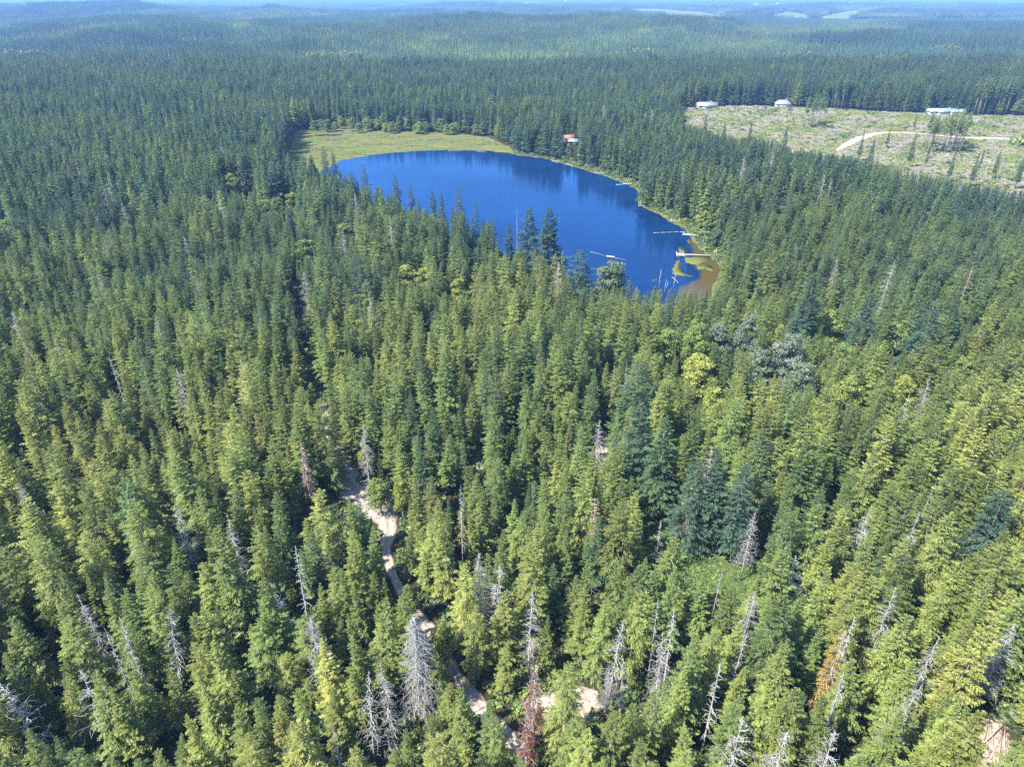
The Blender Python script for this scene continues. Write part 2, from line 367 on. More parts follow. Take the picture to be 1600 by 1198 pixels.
# ------------------------------------------------------------------ tree makers (metres; origin at the foot)
def conifer(seed, H=28, R=3.7, cb=0.16, nb=250, nbl=6, droop=0.25, bw=0.26, power=0.8, gappy=0.0, sc_l=1.0):
    r = np.random.default_rng(seed); V = []; A = []
    phi = r.random()*6.28
    zb = H*cb; lean = (r.random(2)-.5)*0.03
    ts = (np.arange(nb)+r.random(nb)*0.8)/nb
    ts = 1-(1-ts)**0.86
    holes = r.random((4, 3))
    for i in range(nb):
        t = ts[i]; z = zb+(H-zb)*t*0.985
        L = R*((1-t)**power*min(1.0, 0.62+t*2.4)+0.035)*(0.62+0.6*r.random())*(1+.22*math.sin(2*phi+z*.55+seed)+.16*math.sin(z*1.3+seed*2))
        phi += 2.399+r.normal()*0.25
        if gappy and r.random() < gappy: continue
        el = (0.75*t**2 - droop*(1-t)) + r.normal()*0.09
        ca, sa = math.cos(phi), math.sin(phi)
        dirv = np.array([ca, sa, 0]); side = np.array([-sa, ca, 0]); bv = r.random()
        cz = lambda s: z + s*L*math.tan(el) - droop*0.35*L*s*s + 0.12*L*s**3
        cxy = np.array([lean[0]*z, lean[1]*z, 0])
        n = max(3, int(round(nbl*(0.45+0.75*L/R))))
        for j in range(n+1):
            s = 0.30+0.7*j/n if j < n else 1.0
            base = dirv*(s*L*0.92)+cxy; base[2] = cz(s*0.92)
            sgns = (1, -1) if j < n else (0,)
            for sg in sgns:
                l = (0.46*L*(1.12-s)+0.30)*sc_l*(0.7+0.6*r.random()) if sg else 0.35*sc_l*(.4+L/R)
                an = 0.85+r.normal()*0.18 if sg else 0.0
                d = dirv*math.cos(an)+side*sg*math.sin(an); d = d+np.array([0, 0, math.tan(el)*0.6-0.12*droop+r.normal()*0.16]); d /= np.linalg.norm(d)
                pw = np.cross(d, [0, 0, 1]); pw /= np.linalg.norm(pw)
                up = np.cross(pw, d); roll = r.normal()*0.55; pw = pw*math.cos(roll)+up*math.sin(roll)
                wdt = bw*(0.55+0.45*L/R)*(0.75+0.5*r.random())
                mid = base+d*l*0.45; tip = base+d*l+np.array([0, 0, -0.10*l*(1+3*droop)])
                mid = mid + up*0.06*l
                V += [base, mid+pw*wdt, tip, mid-pw*wdt]
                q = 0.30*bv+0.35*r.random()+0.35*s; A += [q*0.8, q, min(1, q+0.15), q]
    # leader
    V += [np.array([lean[0]*H-.12, lean[1]*H, H*0.965]), np.array([lean[0]*H+.12, lean[1]*H, H*0.965]), np.array([lean[0]*H+.02, lean[1]*H, H]), np.array([lean[0]*H-.02, lean[1]*H, H])]; A += [.6]*4
    V = np.array(V); F = np.arange(len(V)).reshape(-1, 4)
    return V, F, np.array(A), lean
def conifer_meshes(seed, twigs=40, **kw):
    H = kw.get('H', 28); V, F, A, lean = conifer(seed, **kw)
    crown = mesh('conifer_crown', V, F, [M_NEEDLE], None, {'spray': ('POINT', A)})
    r = random.Random(seed); g = Geo()
    g.tube([(0, 0, -0.6), (lean[0]*H*.3, lean[1]*H*.3, H*.3), (lean[0]*H*.7, lean[1]*H*.7, H*.7), (lean[0]*H*.97, lean[1]*H*.97, H*.975)], [.30, .24, .12, .03], 6, 0)
    for i in range(twigs):
        z = H*(0.06+(0.42 if seed % 3 != 1 else .8)*r.random()); a = r.random()*6.28; l = 1.0+1.6*r.random() if seed % 3 != 1 else kw['R']*(1-z/H)**.6*r.uniform(.7, 1.25)
        g.tube([(lean[0]*z, lean[1]*z, z), (lean[0]*z+l*math.cos(a), lean[1]*z+l*math.sin(a), z-0.25*l)], [.05, .015], 3, 1, False)
    return crown, g.mesh('conifer_trunk', [M_BARK, M_DEADTWIG])
def snag_meshes(seed, H=24, R=2.4, nb=70, twig=2, droop=0.35, rad=.26, cb=.25, thick=0.05, curl=0.0, mat=None, broken=False):
    r = random.Random(seed); g = Geo(); g2 = Geo(); m = mat or M_SNAG
    lx, ly = (r.random()-.5)*1.2, (r.random()-.5)*1.2
    ax = lambda z: (lx*(z/H)**2, ly*(z/H)**2)
    g.tube([(0, 0, -0.6)]+[(*ax(H*q), H*q) for q in (.2, .45, .7, .9, 1.0)], [rad, rad*.85, rad*.62, rad*.4, rad*.22, rad*(.14 if broken else .06)], 6)
    for i in range(nb):
        t = r.random()**0.85; z = H*(cb+(0.985-cb)*t); L = R*((1-t)**0.7+0.06)*(0.45+0.8*r.random()); a = r.random()*6.28
        el = 0.35*t - droop*(1-t)*(0.5+r.random()); x0, y0 = ax(z); p = np.array([x0, y0, z]); pts = [p]
        for k in range(3):
            el = max(-1.25, min(.9, el)); p = p+np.array([math.cos(a)*math.cos(el), math.sin(a)*math.cos(el), math.sin(el)])*L/2.4; a += r.gauss(0, .35+curl); el -= 0.18+r.gauss(0, .2+curl*.5); pts.append(p)
        g2.tube(pts, [thick*1.1, thick*.85, thick*.6, thick*.25], 3, 0, False)
        for k in range(twig):
            q = pts[1+k % 3]; b = a+r.choice((-1, 1))*(0.7+.5*r.random()); l = L*(.22+.25*r.random())
            g2.tube([q, q+np.array([math.cos(b), math.sin(b), -0.3+r.gauss(0, .3)])*l], [thick*.6, thick*.2], 3, 0, False)
    return g.mesh('snag_trunk', [m]), g2.mesh('snag_branches', [m])
def broad_meshes(seed, H=15, R=4.2, n=2600, leaf=0.42, lumps=16, bark=None, cz=.62, flat_=0.8):
    r = np.random.default_rng(seed); cs = []
    for i in range(lumps):
        a = r.random()*6.28; q = math.sqrt(r.random()); zz = (i+r.random())/lumps
        q *= (1.0-.45*zz); cs.append((R*.78*q*math.cos(a), R*.78*q*math.sin(a), H*(cz-.36+.60*zz*(1-.30*q)), R*(.20+.20*r.random())*(1.15-.4*zz)))
    cs = np.array(cs); k = r.integers(0, lumps, n); d = r.normal(size=(n, 3)); d /= np.linalg.norm(d, axis=1)[:, None]; d[:, 2] = np.abs(d[:, 2])*0.9-0.25
    rr = (0.45+0.75*r.random(n))[:, None]; P = cs[k, :3]+d*cs[k, 3][:, None]*rr*np.array([1, 1, .85])
    nv = d+r.normal(size=(n, 3))*.55; nv /= np.linalg.norm(nv, axis=1)[:, None]
    a = np.cross(nv, r.normal(size=(n, 3))); a /= np.linalg.norm(a, axis=1)[:, None]; b = np.cross(nv, a)
    s = (leaf*(.6+.8*r.random(n)))[:, None]
    V = np.stack([P-a*s, P-b*s*.6, P+a*s, P+b*s*.6], 1).reshape(-1, 3)
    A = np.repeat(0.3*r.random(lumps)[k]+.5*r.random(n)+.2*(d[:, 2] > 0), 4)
    crown = mesh('leaf_crown', V, np.arange(4*n).reshape(-1, 4), [M_BLEAF], None, {'spray': ('POINT', A)})
    g = Geo(); g.tube([(0, 0, -.5), (.1, 0, H*.25), (.1, .15, H*.5), (0, .2, H*.75)], [.22, .18, .11, .04], 6)
    for c in cs[:10]: g.tube([(.1, .1, H*.28+.1*c[2]), (c[0]*.5, c[1]*.5, (H*.35+c[2])/2+.6), (c[0], c[1], c[2])], [.1, .07, .03], 4, 0, False)
    return crown, g.mesh('leaf_trunk', [bark or M_ALDERBARK])

NV = 12
CON = []
for i in range(NV):
    k = i % 3; r = random.Random(100+i)
    CON.append(conifer_meshes(100+i, H=28, R=[4.5, 5.2, 3.9][k]*(0.92+.2*r.random()), droop=[.22, .42, .12][k]+.08*r.random(), nb=[250, 225, 270][k], nbl=13, sc_l=.72,
               power=[.66, .58, .74][k]+.1*(r.random()-.5), gappy=[.03, .14, .06][k], cb=[.12, .16, .2][k], bw=[.125, .115, .12][k], twigs=[36, 80, 36][k]))
def simple_conifer(seed, R, nb, bw, nbl=2, power=.70):
    V, F, A, _ = conifer(seed, H=28, R=R, nb=nb, nbl=nbl, bw=bw, droop=.2, cb=.12, power=power, sc_l=1.35)
    return V, F, A
MID = []
for i in range(6):
    V, F, A = simple_conifer(300+i, [4.1, 3.5, 4.7][i % 3], 105, .44)
    tv = np.array([(-.22, -.22, -.5), (.22, -.22, -.5), (.22, .22, -.5), (-.22, .22, -.5), (-.05, -.05, 26), (.05, -.05, 26), (.05, .05, 26), (-.05, .05, 26)]); n = len(V)
    tf = [(n, n+1, n+5, n+4), (n+1, n+2, n+6, n+5), (n+2, n+3, n+7, n+6), (n+3, n, n+4, n+7)]
    MID.append(obj('mid_conifer', mesh('mid_conifer', np.vstack([V, tv]), np.vstack([F, np.array(tf)]), [M_NEEDLE, M_BARK], [0]*len(F)+[1]*4, {'spray': ('POINT', np.concatenate([A, [.5]*8]))}), link=False))
def far_patch(seed, size=46, step=6.4):
    r = np.random.default_rng(seed); V = []; A = []
    k = int(size/step)
    for i in range(k):
        for j in range(k):
            x = (i+.5+r.uniform(-.4, .4))*step-size/2; y = (j+.5+r.uniform(-.4, .4))*step-size/2; H = r.uniform(19, 30); R = r.uniform(2.6, 3.7); tv = r.random()
            for L in range(8):
                q = L/8; z = H*(.12+.84*q); rad = R*((1-q)**.85*min(1, .7+q*2)+.05)
                m = 6 if L < 5 else 4; a0 = r.random()*6.28
                for s in range(m):
                    a = a0+6.283*s/m+r.normal()*.2; l = rad*(.75+.5*r.random()); wd = .62*rad*(1 if m == 6 else 1.2)
                    d = np.array([math.cos(a), math.sin(a), 0]); p = np.array([-math.sin(a), math.cos(a), 0]); c = np.array([x, y, z])
                    V += [c+np.array([0, 0, H*.10]), c+d*l*.6+p*wd*.5+np.array([0, 0, -H*.005]), c+d*l+np.array([0, 0, -H*.03]), c+d*l*.6-p*wd*.5+np.array([0, 0, -H*.005])]
                    A += [np.clip(.15+.6*tv+.25*r.random(), 0, 1)]*4
    return obj('far_patch', mesh('far_patch', np.array(V), np.arange(len(V)).reshape(-1, 4), [M_NEEDLE], None, {'spray': ('POINT', A)}), link=False)
PATCH = [far_patch(500+i) for i in range(5)]
def leafy_patch(seed, size=44):
    r = np.random.default_rng(seed); V = []; A = []
    for i in range(34):
        c = np.array([r.uniform(-.5, .5)*size, r.uniform(-.5, .5)*size, r.uniform(11, 17)]); R_ = r.uniform(3.2, 5.2); n = 46; tv = r.random()
        d = r.normal(size=(n, 3)); d /= np.linalg.norm(d, axis=1)[:, None]; d[:, 2] = np.abs(d[:, 2])*.9-.2; P = c+d*R_*np.array([1, 1, 1.3])*(.7+.35*r.random(n))[:, None]
        nv = d+r.normal(size=(n, 3))*.5; nv /= np.linalg.norm(nv, axis=1)[:, None]; a = np.cross(nv, r.normal(size=(n, 3))); a /= np.linalg.norm(a, axis=1)[:, None]; b = np.cross(nv, a); s = r.uniform(.8, 1.5, (n, 1))
        V.append(np.stack([P-a*s, P-b*s*.7, P+a*s, P+b*s*.7], 1).reshape(-1, 3)); A.append(np.repeat(.4*tv+.6*r.random(n), 4))
    V = np.concatenate(V); return obj('leafy_patch', mesh('leafy_patch', V, np.arange(len(V)).reshape(-1, 4), [M_BLEAF], None, {'spray': ('POINT', np.concatenate(A))}), link=False)
LPATCH = [leafy_patch(550+i) for i in range(2)]

# ------------------------------------------------------------------ what the picture keeps open (so no crown may stand in front)
ZONES = []   # (polygon in px, trees nearer than this y are tested)
ZONES.append(([(474,212),(520,202),(600,210),(760,218),(800,238),(850,247),(905,262),(960,280),(1000,297),(1008,320),(1040,335),(1070,350),(1095,365),(1122,388),(1126,402),(1112,430),(1104,455),(1085,452),(1050,448),(1010,447),
   (985,435),(960,408),(930,405),(905,400),(885,385),(862,385),(830,372),(815,362),(790,362),(770,345),(745,340),(720,325),(690,312),(665,300),(640,298),(610,283),(580,285),(560,268),(535,262),(520,245),(490,238),(476,225)], 1e9))
ZONES.append(([(1070,176),(1300,178),(1600,186),(1640,190),(1640,310),(1600,300),(1500,284),(1440,268),(1400,260),(1340,244),(1300,240),(1240,232),(1200,216),(1150,214),(1070,192)], 1e9))
for P in ([(546,764),(557,760),(582,783),(616,799),(620,815),(611,848),(605,862),(597,850),(592,830),(585,815),(575,802),(560,790)],
          [(668,968),(698,1000),(712,1030),(704,1036),(690,1008)],[(712,1062),(722,1060),(745,1090),(752,1104),(742,1102),(728,1085)],
          [(862,1095),(885,1088),(922,1086),(920,1110),(880,1114),(862,1116)], [(1084,850),(1130,856),(1178,864),(1175,905),(1150,925),(1112,922),(1090,890)],
          [(1002,803),(1032,798),(1045,815),(1030,830),(1008,820)], [(1510,1200),(1508,1165),(1530,1135),(1555,1140),(1565,1200)], [(937,698),(950,695),(952,710),(940,712)],
          [(1022,778),(1042,772),(1045,790)]):
    ZONES.append((P, 1e9))
def seen_zone(u, v0, v1, w0, w1, y): ZONES.append(([(u-w0, v0), (u+w0, v0), (u+w1, v1), (u-w1, v1)], y-1.5))

# ------------------------------------------------------------------ named single trees read off the photograph
# dead trees: u, v of the tip, length left open below it (px), height, kind, words
SNAGS = [
 (648,962,200,27,'shaggy','huge shaggy white dead snag leaning beside the gravel road'),
 (1129,882,70,17,'thin','slender white dead snag with drooping twigs in the green meadow'),
 (1031,930,45,25,'thin','thin grey dead spire beside a yellow-green conifer below the meadow'),
 (1040,988,80,26,'dense','tall grey dead conifer with dense hanging twigs below the thin spire'),
 (965,955,60,26,'lean','pale dead top leaning over a dark conifer above the bare clearing'),
 (978,1028,60,20,'white','stout white broken snag standing at the right of the bare clearing'),
 (952,1045,60,15,'bushy','broad bare grey-brown twiggy tree at the right edge of the bare clearing'),
 (1056,952,50,24,'white','white forked dead tree right of the thin grey spire'),
 (1163,982,35,25,'thin','small grey dead tip below the meadow snag'),
 (1126,1038,48,25,'white','white dead spire above the grand bare snag near the bottom edge'),
 (1162,1120,80,24,'grand','grand bare white snag with wide level branches at the bottom edge'),
 (1178,925,34,25,'bushy','grey twiggy dead crown right of the orange bush'),
 (1338,964,26,25,'white','short white stub above the orange-needled conifer'),
 (1323,1048,22,25,'white','small white broken tip below the orange-needled conifer'),
 (1412,1064,66,26,'lean','crooked white dead snag in yellow-green crowns, lower right'),
 (1465,992,42,25,'dense','dense grey dead top right of centre in the lower right woods'),
 (1308,1140,60,24,'grand','white bare snag with a bushy head at the bottom edge'),
 (1226,1140,60,24,'grand','spreading bare grey snag with reddish twigs at the bottom edge'),
 (1400,922,50,26,'lean','long leaning half-dead spire above the crooked white snag'),
 (1588,972,70,26,'bushy','big pale twiggy dying tree at the right edge'),
 (1438,1112,40,25,'lean','grey forked snag left of the pinkish slash pile'),
 (1358,788,34,25,'grand','bare tan dead crown with curling limbs in the right woods'),
 (1436,800,40,25,'dense','dusty grey dead top right of the curling dead crown'),
 (1458,757,26,25,'thin','thin pale dead tip in the right woods'),
 (1464,584,46,27,'lean','dark grey leaning dead spire high in the right woods'),
 (1430,612,46,27,'lean','twisted grey dying spire left of the dark leaning one'),
 (1248,868,44,24,'grand','broken white limbs in a dark gap right of the meadow'),
 (1180,798,46,22,'bushy','grey brush of dead limbs against the dark firs by the meadow'),
 (1117,690,36,25,'lean','pale crooked dead top above the dark firs by the meadow'),
 (1034,810,24,20,'white','small white snag tip below the bare dark gap'),
 (982,564,40,27,'thin','upright pale dead pole in the middle woods'),
 (937,655,44,22,'bushy','fan of bare grey limbs beside the small bare spot'),
 (828,924,70,25,'dense','grey dying top left of the pale leaning one above the clearing'),
 (575,458,62,28,'dense','grey dead fir with one-sided hanging limbs in the middle woods'),
 (474,424,34,26,'bushy','pale twiggy dead top in the left middle woods'),
 (18,484,52,27,'grand','white herringbone dead fir at the left edge above a red top'),
 (240,488,56,27,'dense','pale dead fir with fishbone limbs in the left woods'),
 (172,556,26,26,'white','small white dead tip in the left woods'),
 (278,574,36,26,'bushy','faint grey dead top right of the fishbone fir'),
 (26,752,26,24,'bushy','grey dead brush in a dark gap at the left edge'),
 (458,850,38,25,'white','white branching dead top left of the road'),
 (437,890,42,25,'lean','grey dead limbs below the white branching top'),
 (355,804,36,26,'dense','grey dead spike left of the road bend'),
 (273,786,24,24,'bushy','small white dead tangle in the left woods'),
 (486,957,34,25,'bushy','white frosted dead top left of the huge shaggy snag'),
 (598,1034,76,26,'dense','tall grey dead fir just left of the huge shaggy snag'),
 (565,1066,50,24,'lean','bleached dying fir with sweeping twigs, left of the tall grey dead fir'),
 (517,1130,52,23,'thin','white bare spike near the bottom edge, left of centre'),
 (165,981,28,25,'thin','little white spike, leftmost of a close pair'),
 (187,968,40,25,'white','white ragged spike, rightmost of a close pair'),
 (240,956,60,25,'lean','tangled grey dead limbs right of the ragged spikes'),
 (122,924,40,25,'dense','feathery pale dying top at lower left'),
 (124,1046,56,24,'grand','wide bare dead limbs at lower left'),
 (4,1062,40,25,'grand','bare white limbs cut by the left edge near the bottom'),
 (565,655,44,26,'dense','pale grey dead fir right of the shaded road'),
 (748,862,38,26,'bushy','grey dead brush top right of the road bend'),
 (778,880,28,25,'grand','small star of white dead limbs right of the grey brush top'),
 (718,754,44,26,'thin','sparse pale spire standing just right of the road bend'),
 (872,408,36,27,'pink','pinkish dead fir near the lake edge beside the round grey tree'),
 (556,300,26,27,'bushy','grey dead top on the wooded lake shore, left'),
 (808,318,40,27,'pole','very thin bare pole rising against the blue lake'),
 (1518,420,30,27,'thin','pale pole beside the small red top in the right woods'),
 

]
RUSTS = [ # rusty standing dead trees that keep needles: u, v, open, H, tint, words
 (833,1040,58,24,.25,'rusty pink dead conifer at the left of the bare clearing'),
 (823,1120,70,22,.05,'dark red dead conifer at the bottom edge below the bare clearing'),
 (36,532,18,26,.0,'small bright red conifer top at the left edge'),
 (1520,416,16,26,.0,'small red conifer top high in the right woods'),
 (1310,404,14,26,.5,'small tan dead top in the upper right woods'),
 (1322,982,60,26,1.0,'orange-yellow conifer glowing among green crowns, lower right'),
 (933,778,34,22,.9,'yellow-orange dying conifer below the small bare spot'),
 (470,690,24,24,.4,'small pinkish brown dead top left of the shaded road'),
 (372,563,12,26,.2,'tiny pink dead tip in the left woods'),
]
BROADS = [ # u, v top, width px, H, tint, words
 (372,264,56,17,.95,'bright yellow-green maple in the upper left woods'), (442,292,50,16,.75,'light green round tree right of the bright yellow maple'),
 (420,300,46,16,.55,'mid green round tree between two yellow ones'), (536,338,44,18,.7,'light green dome beside dark lake-shore firs'),
 (475,375,44,16,.6,'soft green round tree in the left middle woods'), (648,402,56,18,.95,'yellow-green maple crown below the lake shore firs'),
 (712,432,40,16,.9,'small yellow maple right of the larger yellow-green one'), (955,404,74,22,.1,'large round grey-green tree at the lake edge'),
 (1070,500,90,20,.7,'broad light green maple in the middle right woods'), (1100,545,70,18,.95,'bright yellow maple below the broad light green one'),
 (1118,590,56,16,1.0,'small yellow maple below the bright one'), (1150,484,84,22,.02,'dusty grey cottonwood, upper of the grey group'),
 (1215,522,96,22,.0,'widest grey cottonwood of the grey group'), (1262,560,70,19,.03,'lower right grey cottonwood of the grey group'),
 (1310,482,64,18,.75,'light green round tree right of the grey cottonwoods'), (1325,520,56,17,.55,'green leafy tree below the light green round one'),
 (1410,505,66,17,.5,'leafy green tree in the upper right woods'), (1425,590,56,16,.9,'yellow-green leafy tree in the right woods'),
 (1330,590,60,16,.8,'yellowish leafy tree left of another in the right woods'), (1510,545,50,16,.65,'leafy green tree near the right edge'),
 (1260,745,50,12,.5,'leafy green bush tree below the right ridge line'), (582,660,34,11,.85,'bright green sapling thicket right of the shaded road'),
 (568,700,44,10,.9,'yellow-green shrub right of the shaded road'), (590,745,50,10,.7,'green shrubs on the inside of the road bend'),
 (625,745,36,11,.95,'bright yellow-green sapling at the road bend'), (638,905,44,10,.75,'green bushy tree right of the lower road'),
 (690,960,54,11,.8,'leafy green tree right of the lower road below the bushy one'), (1245,82,64,22,.75,'pale green far grove crown on the right'),
 
 (1400,130,40,18,.6,'light round tree in the forest behind the clearcut'), (1490,108,40,18,.55,'light round tree near the far white house'),
 (570,160,44,18,.55,'pale round tree behind the marsh'), (640,158,40,18,.7,'light green round tree behind the marsh'), (730,150,40,18,.6,'light tree in the forest behind the marsh, right'),
 (360,195,54,18,.5,'grey-green round tree in the upper left woods'), (380,135,44,18,.6,'pale round tree far in the upper left woods'), (440,128,44,18,.6,'pale far round tree right of another'),
 (130,118,44,18,.55,'pale round tree far in the left forest'), (60,130,44,18,.5,'pale round tree at the far left'), (20,128,44,18,.5,'pale round tree at the far left edge'),
 (500,190,40,12,.5,'grey-green tree at the left end of the marsh'), (1600,640,60,16,.6,'leafy green tree at the right edge'),
]
HEROES = [ # prominent living conifers: u, v top, H, width factor, tint, words
 (857,322,38,1.75,.10,'tallest dark fir standing alone against the blue lake'), (829,322,36,1.45,.02,'greyish fir left of the tallest dark one against the lake'),
 (715,288,30,.85,.1,'dark pointed fir against the lake, right of centre-left shore'), (675,292,28,.9,.15,'fir with a pointed tip on the wooded near shore'),
 (617,270,28,.95,.1,'dark fir whose tip meets the lake water'), (742,315,29,.8,.1,'narrow dark fir against the lake'), (796,345,29,1.0,.15,'dark fir left of the bare pole'),
 (770,340,29,.9,.2,'short dark fir tip left of the bare pole'), (905,390,30,1.5,.12,'broad dark fir left of the round grey-green tree'),
 (520,236,30,1.0,.05,'dark fir at the left end of the lake'), (505,228,30,1.0,.1,'dark fir at the left end of the marsh'), (567,256,28,.9,.1,'small dark fir tip before the marsh shore'),
 (690,300,28,.9,.2,'fir on the near shore behind others'), (640,285,28,.9,.1,'fir tip beside the left lake water'), (1000,565,30,1.4,.2,'broad dark fir above the line of bare limbs'),
 (1005,630,33,1.6,.18,'largest dark spreading fir in the middle right woods'), (1040,650,33,1.3,.3,'dark fir right of the largest spreading fir'),
 (1090,715,30,1.15,.12,'blue-green fir above the meadow, leftmost of three'), (1125,705,32,1.2,.14,'blue-green fir above the meadow, tallest of three'), (1165,725,30,1.15,.12,'blue-green fir above the meadow, rightmost of three'),
 (1575,765,30,1.2,.05,'blue-green fir at the right edge'), (1270,430,32,1.3,.02,'blue-grey fir in the upper right woods'), (1360,460,32,1.2,.0,'dusky blue fir in the right woods'), (1460,475,34,1.6,.02,'wide blue-grey fir in the right woods'),
 (1500,455,32,1.3,.3,'layered green fir right of the wide blue-grey one'), (340,820,30,1.2,.62,'yellow-green fir left of the road bend, full to the ground'), (205,780,29,1.1,.7,'bright fir in the left foreground'),
 (775,510,31,1.1,.35,'green fir in the middle of the woods'), (560,400,32,1.2,.02,'blue-grey fir in the left middle woods'), (1010,250,28,.9,.2,'fir on the far right shore above the leaning white trunk'),
]
ORD0 = ['first', 'second', 'third', 'fourth', 'fifth', 'sixth', 'seventh', 'eighth', 'ninth', 'tenth']
ITEMS = []   # every single tree placed by hand: dict
for u, v, op, H, kind, words in SNAGS:
    H = H*(.80 if v > 440 else .95)
    x, y, z = place_top(u, v, H); SNUM = len(ITEMS); ITEMS.append(dict(t='snag', u=u, v=v, x=x, y=y, z=z, H=H, kind=kind, words=words))
    wd = {'shaggy': 34, 'grand': 24, 'bushy': 16, 'dense': 14}.get(kind, 9); seen_zone(u, v, v+op*(.8 if kind == 'shaggy' else .5), 2, wd*.7*min(1, 200/y), y)
for u, v, op, H, ti, words in RUSTS:
    H = H*.8
    x, y, z = place_top(u, v, H); ITEMS.append(dict(t='rust', u=u, v=v, x=x, y=y, z=z, H=H, tint=ti, words=words))
    seen_zone(u, v, v+op*.6, 3, op*.25, y)
for u, v, wpx, H, ti, words in BROADS:
    x, y, z = place_top(u, v, H)
    if y > 430: H += 5
    dpt = y*ct+(CAM[2]-z-H*.6)*st; R = wpx/2*dpt/FPX
    nn = max(1, int(round(R/4.6))) if R > 6.5 and u != 955 else 1
    rr_ = random.Random(int(u*7+v)); Rr = R if nn == 1 else min(6.0, 1.5*R/nn+1.5)
    sides = {1: [''], 2: ['left tree of the ', 'right tree of the '], 3: ['left tree of the ', 'middle tree of the ', 'right tree of the ']}
    for q in range(nn):
        off = (q-(nn-1)/2)*(2*R/nn); xx = x+off; yy = y+rr_.uniform(-3, 3); zz = float(height(xx, yy))
        ww = words if nn == 1 else (sides[nn][q] if nn < 4 else f'{ORD0[min(q, 9)]} tree from the left in the ')+words
        ITEMS.append(dict(t='broad', u=u, v=v, x=xx, y=yy, z=zz, H=H*rr_.uniform(.85, 1.08)+(2 if q == nn//2 else 0), R=Rr*rr_.uniform(.85, 1.15), tint=min(1, max(0, ti+rr_.uniform(-.08, .08))), words=ww))
    (seen_zone(u, v, v+wpx*.62, wpx*.3, wpx*.42, y) if y < 430 else None)
for u, v, H, wf, ti, words in HEROES:
    H = H*(.80 if v > 440 else .95); wf *= 1.0
    x, y, z = place_top(u, v, H); ITEMS.append(dict(t='hero', u=u, v=v, x=x, y=y, z=z, H=H, R=wf, tint=ti, words=words))
    seen_zone(u, v, v+H*.6*FPX/(y+40)*.9, 2, 8, y)

HOUSE_AT = {}
for nm_, u, v, w_ in (('a', 1104, 169, 14), ('b', 1222, 167, 12), ('c', 1472, 178, 26), ('cabin', 889, 222, 9), ('cabin2', 896, 226, 8), ('d', 1488, 76, 10), ('e', 268, 101, 9)):
    x, y = unproj(u, v); HOUSE_AT[nm_] = (x, y, float(height(x, y)))
    ZONES.append(([(u-w_, v-10), (u+w_, v-10), (u+w_, v-1), (u-w_, v-1)], y))
# ------------------------------------------------------------------ where the forest grows
def grid_pts(y0, y1, step, jit=.42, seed=1):
    r = np.random.default_rng(seed); X = []; Y = []
    y = y0
    k = 0
    while y < y1:
        hw = .80*y+75; xs = np.arange(-hw, hw, step)+(step/2 if k % 2 else 0)
        X.append(xs+r.uniform(-jit, jit, len(xs))*step); Y.append(y+r.uniform(-jit, jit, len(xs))*step); y += step*.92; k += 1
    return np.concatenate(X), np.concatenate(Y)
def seg_dist(P, x, y):
    d = np.full(x.shape, 1e9)
    for a, b in zip(P[:-1:2], P[2::2]):
        e = b-a; L = e@e+1e-9; t = np.clip(((x-a[0])*e[0]+(y-a[1])*e[1])/L, 0, 1); d = np.minimum(d, np.hypot(x-a[0]-t*e[0], y-a[1]-t*e[1]))
    return d
TX, TY = grid_pts(38, 1180, 4.55)
r = np.random.default_rng(3)
ok = (sdf(LAKE, TX, TY) > 5) & (sdf(MARSH, TX, TY) > 2) & (sdf(CLEAR, TX, TY) > 2) & (sdf(MEADOW, TX, TY) > 1.0) & (sdf(MEADOW2, TX, TY) > .5)
for b in BARES: ok &= sdf(b, TX, TY) > .5
for (su, sv_, rad_, len_) in ((880, 1100, 6, 15), (592, 812, 6, 15), (575, 785, 4, 12), (1130, 888, 11, 17), (1108, 870, 9, 13)):
    sx, sy = unproj(su, sv_); dx, dy = SUN_DIR/np.linalg.norm(SUN_DIR); px_, py_ = TX-sx, TY-sy; al = px_*dx+py_*dy; ac = np.abs(px_*dy-py_*dx)
    ok &= ~((al > -2) & (al < len_) & (ac < rad_))
rd_ = seg_dist(R1, TX, TY); up_ = TY > R1[np.argmin(np.hypot(R1[:, 0]-unproj(555, 765)[0], R1[:, 1]-unproj(555, 765)[1])), 1]
GAP = np.array([unproj(a, b) for a, b in [(508,650),(497,612),(488,580),(480,545),(474,510),(468,480),(462,450)]]); GAP = np.repeat(GAP, 2, 0)
ok &= seg_dist(GAP, TX, TY) > 3.0
ok &= (rd_ > np.where(up_, 2.9, 2.1)) & (r.random(len(TX)) > 0.05)
for hx, hy, hz in HOUSE_AT.values(): ok &= np.hypot(TX-hx, TY-hy) > 11
for it in ITEMS:
    ok &= np.hypot(TX-it['x'], TY-it['y']) > (it.get('R', 2.5)*.8 if it['t'] == 'broad' else (3.2*it['R'] if it['t'] == 'hero' else 2.6))
TX, TY = TX[ok], TY[ok]; TZ = height(TX, TY)
TH = 18 + 3.6*wob(TX, TY, 45, 1) + 2.4*wob(TX, TY, 15, 6) + r.normal(size=len(TX))*3.0 + 5.5*smooth(200, 420, TY)
TH = np.clip(TH, 9, 32)
young = (r.random(len(TX)) < .16); TH = np.where(young, TH*r.uniform(.5, .8, len(TX)), TH)
TW = r.uniform(.78, 1.25, len(TX))
ti = .68-.36*smooth(110, 380, TY)-.02*smooth(400, 900, TY) + .16*wob(TX, TY, 38, 3) + r.normal(size=len(TX))*.13
ti = ti + .03*smooth(0, 200, TX)*(TY < 300)
TI = np.clip(ti, 0, 1); TV = np.clip(r.normal(size=len(TX))*.22+.5, 0, 1)
VAR = r.integers(0, NV, len(TX)); ROT = r.uniform(0, 6.283, len(TX))
